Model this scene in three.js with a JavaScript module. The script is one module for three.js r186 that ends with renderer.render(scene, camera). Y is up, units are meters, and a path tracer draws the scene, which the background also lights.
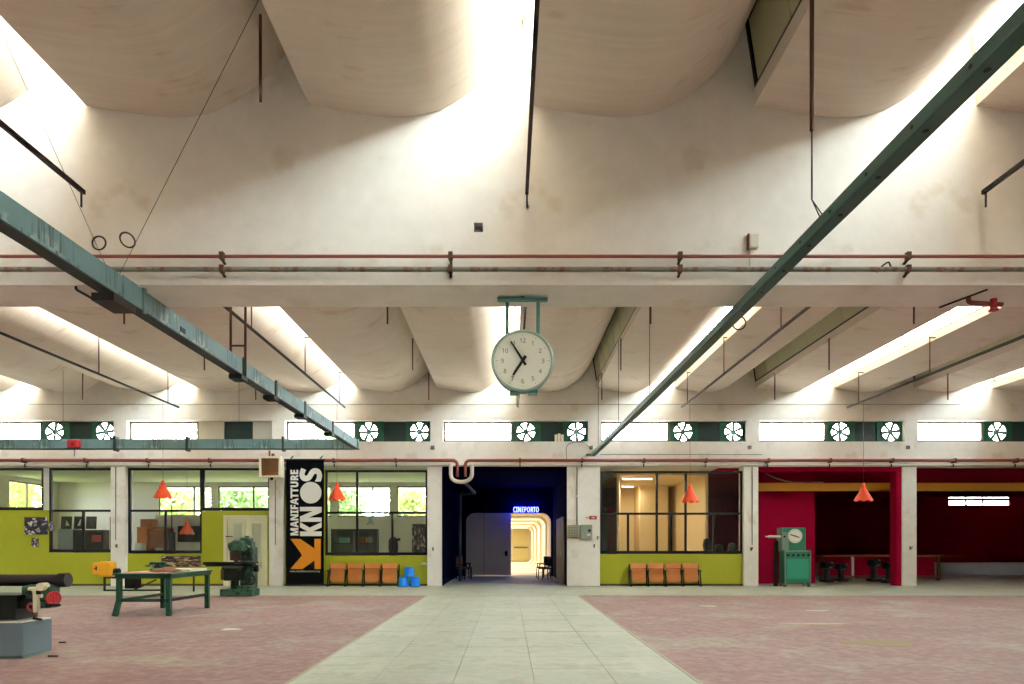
import * as THREE from 'three';
import { RoundedBoxGeometry } from 'three/addons/geometries/RoundedBoxGeometry.js';
import { mergeGeometries } from 'three/addons/utils/BufferGeometryUtils.js';
import { RectAreaLightUniformsLib } from 'three/addons/lights/RectAreaLightUniformsLib.js';
import { FontLoader } from 'three/addons/loaders/FontLoader.js';
import { TextGeometry } from 'three/addons/geometries/TextGeometry.js';

// ---------------------------------------------------------------- camera, sky, exposure
const scene = new THREE.Scene();
const EYE = 1.4, FOCAL = 680;
const camera = new THREE.PerspectiveCamera(2 * Math.atan(342 / FOCAL) * 180 / Math.PI, 1024 / 684, 0.1, 400);
camera.position.set(0, EYE, 0);
camera.setViewOffset(1024, 684, 4, -203, 1024, 684);        // lens shifted upwards, verticals stay vertical
scene.background = new THREE.Color().setRGB(0.9, 0.97, 1.0);  // bright overcast sky
scene.backgroundIntensity = 28;
const renderer = new THREE.WebGLRenderer({ antialias: true });
renderer.toneMapping = THREE.LinearToneMapping;
renderer.toneMappingExposure = 1.18;
renderer.shadowMap.enabled = true;
RectAreaLightUniformsLib.init();
const BOLD = await new FontLoader().loadAsync('fonts/droid/droid_sans_bold.typeface.json');

// ---------------------------------------------------------------- helpers
const V = (x, y, z) => new THREE.Vector3(x, y, z);
let seed = 7;
const rnd = () => (seed = (seed * 16807) % 2147483647) / 2147483647;
const rr = (a, b) => a + (b - a) * rnd();
const X = (px, d) => (px - 508) * d / FOCAL;              // survey of the photograph: metres to the side at distance d
const Y = (py, d) => EYE + (545 - py) * d / FOCAL;        // metres above the floor at distance d
const used = {};
function numbered(n) { used[n] = (used[n] ?? -1) + 1; return used[n] ? n + '_' + String(used[n]).padStart(3, '0') : n; }
function shade(o) { o.castShadow = true; o.receiveShadow = true; return o; }
function uvm(g) {                                          // uv in metres, by the side a face looks to
  g = g.index ? g.toNonIndexed() : g;
  const p = g.attributes.position, uv = new Float32Array(p.count * 2), a = V(0, 0, 0), b = V(0, 0, 0), c = V(0, 0, 0);
  for (let i = 0; i < p.count; i += 3) {
    a.fromBufferAttribute(p, i); b.fromBufferAttribute(p, i + 1); c.fromBufferAttribute(p, i + 2);
    const n = b.clone().sub(a).cross(c.clone().sub(a));
    const ax = Math.abs(n.x), ay = Math.abs(n.y), az = Math.abs(n.z);
    [a, b, c].forEach((q, k) => {
      const j = (i + k) * 2;
      if (ay >= ax && ay >= az) { uv[j] = q.x; uv[j + 1] = q.z; }
      else if (ax >= az) { uv[j] = q.z; uv[j + 1] = q.y; }
      else { uv[j] = q.x; uv[j + 1] = q.y; }
    });
  }
  g.setAttribute('uv', new THREE.BufferAttribute(uv, 2));
  return g;
}
function merge(list) {
  const gs = list.flat(9).map((g) => { g = g.index ? g.toNonIndexed() : g; for (const k of Object.keys(g.attributes)) if (!['position', 'normal', 'uv'].includes(k)) g.deleteAttribute(k); return g; });
  return gs.length === 1 ? gs[0] : mergeGeometries(gs);
}
const bx = (w, h, d, x = 0, y = 0, z = 0) => new THREE.BoxGeometry(w, h, d).translate(x, y, z);
const span = (x0, x1, y0, y1, z0, z1) => bx(Math.abs(x1 - x0), Math.abs(y1 - y0), Math.abs(z1 - z0), (x0 + x1) / 2, (y0 + y1) / 2, (z0 + z1) / 2);
const sheet = (x0, x1, y0, y1, z) => new THREE.PlaneGeometry(Math.abs(x1 - x0), Math.abs(y1 - y0)).translate((x0 + x1) / 2, (y0 + y1) / 2, z);
const rb = (w, h, d, r, x = 0, y = 0, z = 0) => new RoundedBoxGeometry(w, h, d, 2, r).translate(x, y, z);
const cylY = (r0, r1, h, x = 0, y = 0, z = 0, n = 20) => new THREE.CylinderGeometry(r1, r0, h, n).translate(x, y + h / 2, z);
function rod(p, q, r, n = 8, r2 = r) {
  const d = q.clone().sub(p), g = new THREE.CylinderGeometry(r2, r, d.length(), n);
  g.applyQuaternion(new THREE.Quaternion().setFromUnitVectors(V(0, 1, 0), d.clone().normalize()));
  return g.translate((p.x + q.x) / 2, (p.y + q.y) / 2, (p.z + q.z) / 2);
}
function bar(p, q, w, h) {                                 // square bar from p to q
  const d = q.clone().sub(p), m = new THREE.Matrix4().lookAt(p, q, Math.abs(d.y) > 0.95 * d.length() ? V(0, 0, 1) : V(0, 1, 0));
  return new THREE.BoxGeometry(w, h, d.length()).applyMatrix4(m).translate((p.x + q.x) / 2, (p.y + q.y) / 2, (p.z + q.z) / 2);
}
const tube = (pts, r, n = 40, seg = 8) => new THREE.TubeGeometry(new THREE.CatmullRomCurve3(pts, false, 'centripetal'), n, r, seg);
function pipe(pts, r, bend = 0.12) {                       // straight runs with round elbows
  const path = new THREE.CurvePath();
  let from = pts[0];
  for (let i = 1; i < pts.length; i++) {
    const to = pts[i];
    if (i === pts.length - 1) { path.add(new THREE.LineCurve3(from, to)); break; }
    const a = to.clone().add(from.clone().sub(to).setLength(bend)), b = to.clone().add(pts[i + 1].clone().sub(to).setLength(bend));
    path.add(new THREE.LineCurve3(from, a)); path.add(new THREE.QuadraticBezierCurve3(a, to, b)); from = b;
  }
  const parts = path.curves.map((c) => new THREE.TubeGeometry(c, c.isLineCurve3 ? 1 : 8, r, 10));
  return merge(parts);
}
const lathe = (pts, n = 24) => new THREE.LatheGeometry(pts.map(([x, y]) => new THREE.Vector2(x, y)), n);
const extr = (shape, depth, bevel = 0, curveSegments = 16) => new THREE.ExtrudeGeometry(shape, { depth, bevelEnabled: bevel > 0, bevelSize: bevel, bevelThickness: bevel, bevelSegments: 2, curveSegments });
function rrect(x0, x1, y0, y1, r, S = THREE.Shape) {
  const s = new S();
  s.moveTo(x0 + r, y0); s.lineTo(x1 - r, y0); s.absarc(x1 - r, y0 + r, r, -Math.PI / 2, 0); s.lineTo(x1, y1 - r); s.absarc(x1 - r, y1 - r, r, 0, Math.PI / 2);
  s.lineTo(x0 + r, y1); s.absarc(x0 + r, y1 - r, r, Math.PI / 2, Math.PI); s.lineTo(x0, y0 + r); s.absarc(x0 + r, y0 + r, r, Math.PI, 1.5 * Math.PI);
  return s;
}
function poly(pts, S = THREE.Shape) { const s = new S(); pts.forEach(([x, y], i) => i ? s.lineTo(x, y) : s.moveTo(x, y)); s.closePath(); return s; }
function thing(name, label, category, [x, y, z] = [0, 0, 0], turn = 0, group) {
  const o = new THREE.Group(); o.name = numbered(name); o.position.set(x, y, z); o.rotation.y = turn;
  o.userData = { label, category }; if (group) o.userData.group = group;
  scene.add(o); return o;
}
function part(t, name, geo, mat, label) {                  // geometry in the parent's own frame
  const m = shade(new THREE.Mesh(uvm(merge([geo])), mat)); m.name = name; if (label) m.userData.label = label; t.add(m); return m;
}
function wpart(t, name, geo, mat, label) {                 // geometry in world coordinates, for an unturned parent
  const g = merge([geo]); g.translate(-t.position.x, -t.position.y, -t.position.z); return part(t, name, g, mat, label);
}
function struct(name, geo, mat, label, at = [0, 0, 0]) {
  const o = geo ? shade(new THREE.Mesh(uvm(merge([geo])), mat)) : new THREE.Group();
  o.name = name; o.userData = { kind: 'structure', label, category: name.split('_')[0] }; o.position.set(...at); scene.add(o); return o;
}
function single(name, label, category, geo, mat, group) {  // a thing of one mesh, geometry in world coordinates
  const g = merge([geo]); g.computeBoundingBox(); const b = g.boundingBox, c = V((b.min.x + b.max.x) / 2, b.min.y, (b.min.z + b.max.z) / 2);
  const m = shade(new THREE.Mesh(uvm(g.translate(-c.x, -c.y, -c.z)), mat)); m.position.copy(c); m.name = numbered(name);
  m.userData = { label, category }; if (group) m.userData.group = group; scene.add(m); return m;
}

// ---------------------------------------------------------------- procedural textures
function noise(size, cells, s) {                           // tileable value noise
  const L = new Float32Array(cells * cells); let q = s * 7919 + 13;
  for (let i = 0; i < L.length; i++) { q = (q * 16807) % 2147483647; L[i] = q / 2147483647; }
  const out = new Float32Array(size * size);
  for (let y = 0; y < size; y++) {
    const fy = y / size * cells, y0 = Math.floor(fy), ty = fy - y0, sy = ty * ty * (3 - 2 * ty), r0 = (y0 % cells) * cells, r1 = ((y0 + 1) % cells) * cells;
    for (let x = 0; x < size; x++) {
      const fx = x / size * cells, x0 = Math.floor(fx), tx = fx - x0, sx = tx * tx * (3 - 2 * tx), a = x0 % cells, b = (x0 + 1) % cells;
      const u = L[r0 + a] + (L[r0 + b] - L[r0 + a]) * sx, v = L[r1 + a] + (L[r1 + b] - L[r1 + a]) * sx;
      out[y * size + x] = u + (v - u) * sy;
    }
  }
  return out;
}
function fbm(size, cells, octaves, s) {
  const out = new Float32Array(size * size); let amp = 1, sum = 0;
  for (let o = 0; o < octaves; o++) { const n = noise(size, cells << o, s + o * 31); for (let i = 0; i < n.length; i++) out[i] += amp * n[i]; sum += amp; amp *= 0.55; }
  for (let i = 0; i < out.length; i++) out[i] /= sum;
  return out;
}
const sm = (a, b, x) => { const t = Math.min(1, Math.max(0, (x - a) / (b - a))); return t * t * (3 - 2 * t); };
function dtex(size, metres, fn, srgb = true, size2) {
  const data = new Uint8Array(size * size * 4);
  for (let i = 0; i < size * size; i++) { const c = fn(i, i % size, (i / size) | 0); for (let k = 0; k < 3; k++) data[i * 4 + k] = Math.max(0, Math.min(255, c[k])); data[i * 4 + 3] = 255; }
  const t = new THREE.DataTexture(data, size, size); t.wrapS = t.wrapT = THREE.RepeatWrapping; t.magFilter = THREE.LinearFilter; t.minFilter = THREE.LinearMipmapLinearFilter; t.generateMipmaps = true;
  t.repeat.set(1 / metres, 1 / (size2 ?? metres)); if (srgb) t.colorSpace = THREE.SRGBColorSpace; t.needsUpdate = true; return t;
}
const mixc = (a, b, t) => [a[0] + (b[0] - a[0]) * t, a[1] + (b[1] - a[1]) * t, a[2] + (b[2] - a[2]) * t];
const n4 = fbm(512, 4, 6, 1), n9 = fbm(512, 9, 5, 2), n32 = fbm(512, 32, 3, 3), n3 = fbm(512, 3, 5, 4);
const stretch = (i, x, y) => n32[((y * 4) % 512) * 512 + ((x / 6) | 0)];      // streaks along x
const plasterTex = dtex(512, 5, (i, x, y) => { let c = mixc([236, 231, 221], [244, 240, 232], n4[i]); c = mixc(c, [214, 200, 178], 0.5 * sm(0.62, 0.8, n9[i])); return c.map((v) => v + (n32[i] - 0.5) * 10); });
const shellTex = dtex(512, 6, (i, x, y) => { let c = mixc([222, 206, 190], [234, 221, 207], n4[i]); c = mixc(c, [190, 163, 138], 0.55 * sm(0.58, 0.78, n9[i] * 0.6 + stretch(i, x, y) * 0.4)); return c.map((v) => v + (stretch(i, x, y) - 0.5) * 16); });
const redFloorTex = (() => {
  const S = 2048, a = fbm(S, 6, 8, 11), b = fbm(S, 22, 6, 12), c = fbm(S, 160, 3, 13), d = fbm(S, 5, 7, 14);
  return dtex(S, 14, (i) => {
    let k = mixc([131, 100, 93], [147, 115, 107], a[i]); k = mixc(k, [146, 131, 117], 0.6 * sm(0.46, 0.66, b[i] * 0.6 + d[i] * 0.4)); k = mixc(k, [126, 90, 84], 0.5 * sm(0.54, 0.68, d[i]));
    k = mixc(k, [146, 140, 116], 0.5 * sm(0.6, 0.7, a[i] * 0.5 + b[i] * 0.5)); return k.map((v) => v + (c[i] - 0.5) * 40);
  });
})();
const pathTex = dtex(512, 3.1, (i) => { let k = mixc([158, 161, 141], [176, 178, 158], n4[i]); k = mixc(k, [148, 147, 124], 0.5 * sm(0.58, 0.75, n9[i])); return k.map((v) => v + (n32[i] - 0.5) * 16); });
const railTex = dtex(512, 3.3, (i, x, y) => { let k = mixc([98, 130, 130], [132, 164, 164], n4[i]); k = mixc(k, [164, 186, 184], 0.75 * sm(0.56, 0.7, n9[i])); k = mixc(k, [66, 76, 68], 0.75 * sm(0.56, 0.68, n3[i] * 0.35 + n32[((y / 6) | 0) * 512 + (x * 3) % 512] * 0.65)); return k; });
const rustTex = dtex(256, 0.8, (i, x, y) => { const j = (y * 2) * 512 + x * 2; let k = mixc([120, 118, 104], [142, 140, 126], n4[j]); return mixc(k, [112, 70, 48], 0.8 * sm(0.56, 0.68, n9[j])); });
const woodTex = dtex(256, 0.9, (i, x, y) => { const g = n32[((y * 2) % 512) * 512 + ((x / 8) | 0)], j = (y * 2) * 512 + x * 2; return mixc([196, 126, 68], [222, 164, 106], 0.65 * g + 0.35 * n4[j]); });
const oilTex = dtex(256, 0.7, (i, x, y) => { const j = (y * 2) * 512 + x * 2; let k = mixc([40, 84, 62], [66, 116, 88], n4[j]); return mixc(k, [24, 30, 24], 0.85 * sm(0.5, 0.64, n9[j])); });
const bump = dtex(512, 1.6, (i) => { const v = 255 * (0.5 * n9[i] + 0.5 * n32[i]); return [v, v, v]; }, false);

// ---------------------------------------------------------------- materials
const S = (c, roughness = 0.8, metalness = 0, more = {}) => new THREE.MeshStandardMaterial({ color: c, roughness, metalness, side: THREE.DoubleSide, ...more });
const matt = (c) => new THREE.MeshPhysicalMaterial({ color: c, roughness: 1, specularIntensity: 0.05, side: THREE.DoubleSide });
const M = {
  plaster: S('#ffffff', 0.92, 0, { map: plasterTex, bumpMap: bump, bumpScale: 0.002 }),
  shell: S('#ffffff', 0.92, 0, { map: shellTex, bumpMap: bump, bumpScale: 0.003 }),
  white: S('#dcdcd0', 0.75), offwhite: S('#cfcabb', 0.7), cream: S('#eee4cc', 0.7), creamDoor: S('#d9d5ae', 0.6),
  redFloor: S('#ffffff', 0.72, 0, { map: redFloorTex, bumpMap: bump, bumpScale: 0.003 }),
  path: S('#ffffff', 0.65, 0, { map: pathTex, bumpMap: bump, bumpScale: 0.002 }),
  rail: S('#ffffff', 0.55, 0.1, { map: railTex }), railGreen: S('#3d5f56', 0.5, 0.15), railDark: S('#2c3a36', 0.6, 0.2),
  rust: S('#ffffff', 0.75, 0.2, { map: rustTex }), redPipe: S('#8e4438', 0.6), greyPipe: S('#8b8a7b', 0.6, 0.2), whitePipe: S('#d8cfc4', 0.55),
  iron: S('#2a2420', 0.6, 0.4), rustRod: S('#5a3a28', 0.8, 0.2), black: S('#0c0c0b', 0.6), frame: S('#15161a', 0.45, 0.3), winFrame: S('#6a5f50', 0.6),
  lime: S('#a4a81a', 0.6, 0, { bumpMap: bump, bumpScale: 0.001 }), skirting: S('#4a3a1c', 0.7),
  teal: S('#4f8b80', 0.45, 0.1), closed: S('#c4c09c', 0.7), fanGreen: S('#1c5c40', 0.45, 0.1), fanDark: S('#12302e', 0.4, 0.1), navy: matt('#070b22'),
  pane: new THREE.MeshPhysicalMaterial({ color: '#ffffff', roughness: 0, transmission: 1, thickness: 0, ior: 1.5, side: THREE.DoubleSide }),
  dirtyPane: new THREE.MeshPhysicalMaterial({ color: '#eef2ee', roughness: 0.04, transmission: 1, thickness: 0, ior: 1.5, side: THREE.DoubleSide }),
  orange: new THREE.MeshPhysicalMaterial({ color: '#ff5416', roughness: 0.6, transmission: 0.3, thickness: 0, side: THREE.DoubleSide }),
  wood: S('#f0d2a2', 0.5, 0, { map: woodTex }), darkWood: S('#5a2c12', 0.6), brown: S('#7a4a26', 0.7),
  tableGreen: S('#0e4a31', 0.5, 0.1), machineGreen: S('#e0e8e0', 0.5, 0.1, { map: oilTex }), machineDark: S('#1c241e', 0.5, 0.4), testGreen: S('#2c7d63', 0.45, 0.05), testEdge: S('#7c9180', 0.5),
  yellow: S('#e9a512', 0.5), yellowBeam: S('#c98708', 0.6), crimson: matt('#a50f38'),
  blue: S('#0a86f0', 0.4), greyBox: S('#5f6e72', 0.6), steel: S('#b9b9b2', 0.35, 0.7), red: S('#b81c28', 0.45), pinkBoard: S('#d79a92', 0.7), paper: S('#d8cfae', 0.8),
  roomWall: S('#e9e5d9', 0.85), roomCeil: S('#d6d3c8', 0.9), roomFloor: S('#8d8878', 0.8), beigeRoom: S('#dcc794', 0.85), dull: S('#77756a', 0.6, 0.05),
  green1: S('#7ca83a', 0.8), leaf: new THREE.MeshPhysicalMaterial({ color: '#a3b366', roughness: 0.9, transmission: 0.4, thickness: 0, side: THREE.DoubleSide }),
  leaf2: new THREE.MeshPhysicalMaterial({ color: '#7f9e5c', roughness: 0.9, transmission: 0.4, thickness: 0, side: THREE.DoubleSide }), bark: S('#5b4a38', 0.9),
  grass: S('#8a9a58', 0.95), roofing: S('#e0dcd0', 0.9),
};

// ---------------------------------------------------------------- setting: dimensions
const WALL = 23.2, BEAM0 = 8.29, BEAM1 = 9.05;             // distances of the end wall and of the deep cross beam
const XL = -21.373, XR = 21.987, TOP = 8.6;
const PERIOD = 2.71, EDGE0 = 0.307, EDGE_Y = 6.75;         // vault shells
const BACK = 6.0;                                          // rear wall behind the camera
const wx = (px) => X(px, WALL), wy = (py) => Y(py, WALL);

struct('ground', span(-70, 70, -0.3, -0.2, -120, 60), M.grass, 'open ground around the hall');
// floor: red painted fields, a pale walkway along the wall and a slab path to the portal
const floor = struct('floor', null, null, 'worn red painted concrete floor with pale slab path');
part(floor, 'subfloor', span(XL, XR, -0.2, -0.02, -34, BACK), M.path);
const PX0 = -2.22, PX1 = 1.93, RED_END = -18.85;
part(floor, 'painted_field', span(XL, PX0 - 0.004, -0.02, 0, RED_END, BACK), M.redFloor, 'worn dull red paint left of the path');
part(floor, 'painted_field', span(PX1 + 0.004, XR, -0.02, 0, RED_END, BACK), M.redFloor, 'worn dull red paint right of the path');
part(floor, 'walkway', span(XL, XR, -0.02, 0, -34, RED_END - 0.005), M.path, 'pale grey green walkway along the end wall');
{
  const cw = (PX1 - PX0) / 5;
  for (let r = 0, z = -5.2; z > RED_END + 0.02; r++, z -= cw) for (let c = 0; c < 5; c++) {
    const z1 = Math.max(z - cw, RED_END), a = PX0 + c * cw;
    part(floor, 'slab', span(a + 0.003, a + cw - 0.003, -0.02, rr(-0.001, 0.001), z1 + 0.003, z - 0.003), M.path);
  }
  part(floor, 'path_bed', span(PX0, PX1, -0.02, 0, -5.2, BACK), M.path);
  for (const x of [PX0 - 0.02, PX1 + 0.02]) part(floor, 'edging', span(x - 0.018, x + 0.018, -0.02, 0.003, RED_END, -4), S('#a09880', 0.8));
}
{ // stains and repair patches in the paint
  const patch = (x, z, a, b, mat, label) => { const s = new THREE.Shape(); for (let i = 0; i <= 20; i++) { const t = i / 20 * 2 * Math.PI, f = 1 + 0.16 * Math.sin(t * 3 + x) + 0.1 * Math.sin(t * 7 + z); const p = [a * f * Math.cos(t), b * f * Math.sin(t)]; i ? s.lineTo(...p) : s.moveTo(...p); } part(floor, 'patch', extr(s, 0.0015).rotateX(-Math.PI / 2).translate(x, 0.0002, z), mat, label); };
  patch(5.3, -9.7, 0.5, 0.32, S('#8b7a58', 0.85), 'olive brown stain in the red paint'); patch(5.5, -12.1, 0.6, 0.12, S('#a7a078', 0.85), 'pale yellowish smear'); patch(-4.6, -11.3, 0.16, 0.12, S('#c4bcae', 0.8), 'pale repair patch'); patch(4.6, -15.6, 0.2, 0.14, S('#b8b09c', 0.85)); patch(6.6, -14.5, 0.25, 0.14, S('#b4ac98', 0.85));
}
// hall walls
struct('wall_left', span(XL - 0.3, XL, 0, TOP, -WALL, BACK), M.plaster, 'plastered side wall of the hall');
struct('wall_right', span(XR, XR + 0.3, 0, TOP, -WALL, BACK), M.plaster, 'plastered side wall of the hall');
struct('wall_rear', span(XL - 0.3, XR + 0.3, 0, TOP, BACK, BACK + 0.3), M.plaster, 'plastered wall behind the camera');
{ // deep cross beam with a small wall recess
  const hx0 = X(474, BEAM0), hx1 = X(483, BEAM0), hy0 = Y(232, BEAM0), hy1 = Y(222.5, BEAM0), y0 = 4.57;
  struct('wall_middle', [span(XL, hx0, y0, TOP, -BEAM0, -BEAM1), span(hx1, XR, y0, TOP, -BEAM0, -BEAM1), span(hx0, hx1, y0, hy0, -BEAM0, -BEAM1), span(hx0, hx1, hy1, TOP, -BEAM0, -BEAM1), span(hx0, hx1, hy0, hy1, -BEAM0 - 0.22, -BEAM1)], M.plaster, 'deep white plastered cross beam over the hall');
  single('recess_box', 'small dark square niche box set into the white cross beam', 'niche', [span(hx0, hx1, hy0, hy0 + 0.05, -BEAM0 - 0.2, -BEAM0 - 0.02), span(hx0, hx1, hy0, hy1, -BEAM0 - 0.21, -BEAM0 - 0.2)], M.iron);
}
// end wall: upper wall, strip of openings, beam, pillars
const BAY = 158.3, openings = [-3, -2, -1, 0, 1, 2, 3];
const farWall = struct('wall_far', null, null, 'white plastered end wall with high strip windows and pillars');
{
  const g = [span(XL, XR, wy(420.5), TOP, -WALL, -WALL - 0.5), span(XL, XR, wy(466.5), wy(441.5), -WALL, -WALL - 0.5)];
  let last = XL;
  for (const k of openings) { g.push(span(last, wx(443 + BAY * k), wy(441.5), wy(420.5), -WALL, -WALL - 0.5)); last = wx(588.5 + BAY * k); }
  g.push(span(last, XR, wy(441.5), wy(420.5), -WALL, -WALL - 0.5));
  part(farWall, 'upper_wall', g, M.plaster);
  for (let k = -4; k <= 4; k++) {
    const x0 = Math.max(XL, wx(427.3 + BAY * k)), x1 = Math.min(XR, wx(441.7 + BAY * k));
    if (k !== 1 && x1 > x0) part(farWall, 'pillar', span(x0, x1, 0, wy(466.5), -WALL, -WALL - 0.5), M.plaster);
  }
  part(farWall, 'pillar', span(wx(567), wx(600), 0, wy(466.5), -WALL, -WALL - 0.5), M.plaster, 'wide white pillar beside the dark portal');
  part(farWall, 'end_panel', [span(XL, wx(-205), 0, wy(466.5), -WALL - 0.1, -WALL - 0.5), span(wx(-190), wx(-48), 0, wy(466.5), -WALL - 0.1, -WALL - 0.5)], M.plaster);
}

// ---------------------------------------------------------------- ceiling: vault shells with saw-tooth skylights
const profile = new THREE.SplineCurve([[0, 0], [0.35, -0.055], [0.75, -0.115], [1.13, -0.135], [1.45, -0.09], [1.65, -0.01], [1.9, 0.14], [2.2, 0.385], [2.4, 0.64], [2.52, 0.86], [2.58, 1.04]].map(([a, b]) => new THREE.Vector2(a, b))).getPoints(36);
const shellShape = (() => {
  const s = new THREE.Shape(); profile.forEach((p, i) => i ? s.lineTo(p.x, p.y) : s.moveTo(p.x, p.y));
  s.lineTo(2.60, 1.16); s.lineTo(2.5, 1.16);
  for (let i = profile.length - 5; i >= 3; i--) s.lineTo(profile[i].x - 0.02, profile[i].y + 0.13);
  s.lineTo(0.14, 0.2); s.lineTo(0, 0.2); s.closePath(); return s;
})();
const ceiling = struct('ceiling', null, null, 'white vaulted concrete shells with saw-tooth skylights');
const bays = [[-BEAM0, BACK], [-WALL, -BEAM1]];            // [far z, near z]
let windowCount = 0;
for (const [z0, z1] of bays) {
  const len = z1 - z0, g = extr(shellShape, len);
  // smooth the long curved faces
  const shellGeo = (() => {
    const pos = [], nor = [], idx = [];
    const push = (pts, flip) => { const b = pos.length / 3; pts.forEach((p, i) => { const q = pts[Math.min(i + 1, pts.length - 1)], o = pts[Math.max(i - 1, 0)]; let nx = (q.y - o.y), ny = -(q.x - o.x); const l = Math.hypot(nx, ny); nx /= l; ny /= l; if (flip) { nx = -nx; ny = -ny; } pos.push(p.x, p.y, 0, p.x, p.y, len); nor.push(nx, ny, 0, nx, ny, 0); }); for (let i = 0; i < pts.length - 1; i++) { const a = b + i * 2; flip ? idx.push(a, a + 1, a + 2, a + 2, a + 1, a + 3) : idx.push(a, a + 2, a + 1, a + 2, a + 3, a + 1); } };
    push(profile, false);
    push(profile.map((p) => new THREE.Vector2(p.x - 0.02, p.y + 0.14)), true);
    const q = new THREE.BufferGeometry(); q.setAttribute('position', new THREE.Float32BufferAttribute(pos, 3)); q.setAttribute('normal', new THREE.Float32BufferAttribute(nor, 3)); q.setAttribute('uv', new THREE.Float32BufferAttribute(new Float32Array(pos.length / 3 * 2), 2)); q.setIndex(idx);
    return q;
  })();
  const edge = span(-0.02, 0.14, 0, 0.2, 0, len), cap = span(2.5, 2.62, 1.03, 1.17, 0, len);
  for (let k = -8; k < 8; k++) {
    const ex = EDGE0 + PERIOD * k, lit = k % 2 === 0;
    const m = part(ceiling, 'vault_shell', merge([shellGeo.clone(), edge.clone(), cap.clone()]).translate(ex, EDGE_Y, z0), M.shell);
    // glazing that leans from this shell's raised edge back to the ridge of the shell on its left
    if (k === -8) continue;
    const p0 = V(ex + 0.02, EDGE_Y + 0.2, 0), p1 = V(ex - 0.11, EDGE_Y + 1.05, 0), N = 7, w = len / N;
    const at = (t, z, off = 0) => V(p0.x + (p1.x - p0.x) * t + off, p0.y + (p1.y - p0.y) * t, z);
    const quad = (za, zb) => { const q = new THREE.BufferGeometry(); const [a, b, c, d] = [at(0, za), at(0, zb), at(1, zb), at(1, za)]; q.setAttribute('position', new THREE.Float32BufferAttribute([a, b, c, a, c, d].flatMap((v) => [v.x, v.y, v.z]), 3)); q.setAttribute('uv', new THREE.Float32BufferAttribute(new Float32Array(12), 2)); q.computeVertexNormals(); return q; };
    const sky = struct(lit ? 'window_' + (++windowCount) : 'trim_' + (++windowCount), null, null, lit ? 'glazed saw-tooth skylight between two vault shells' : 'boarded saw-tooth skylight between two vault shells', [ex, EDGE_Y, z0]);
    wpart(sky, 'frame', [bar(at(0.02, z0), at(0.02, z1), 0.06, 0.07), bar(at(0.98, z0), at(0.98, z1), 0.05, 0.06), bar(at(0, z0 + 0.03), at(1, z0 + 0.03), 0.05, 0.06), bar(at(0, z1 - 0.03), at(1, z1 - 0.03), 0.05, 0.06)], lit ? M.greyPipe : M.frame);
    for (let i = 0; i < N; i++) {
      const za = z0 + i * w, zb = za + w;
      if (i) wpart(sky, 'mullion', bar(at(0, za), at(1, za), 0.03, 0.04), lit ? M.greyPipe : M.closed);
      if (lit) wpart(sky, 'pane', quad(za, zb), M.dirtyPane);
      else wpart(sky, 'panel', [bar(at(0, (za + zb) / 2, 0), at(1, (za + zb) / 2, 0), 0.03, 0.03), merge([quad(za, zb), quad(za, zb).translate(0.04, 0, 0)])], M.closed);
    }
  }
}

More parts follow.
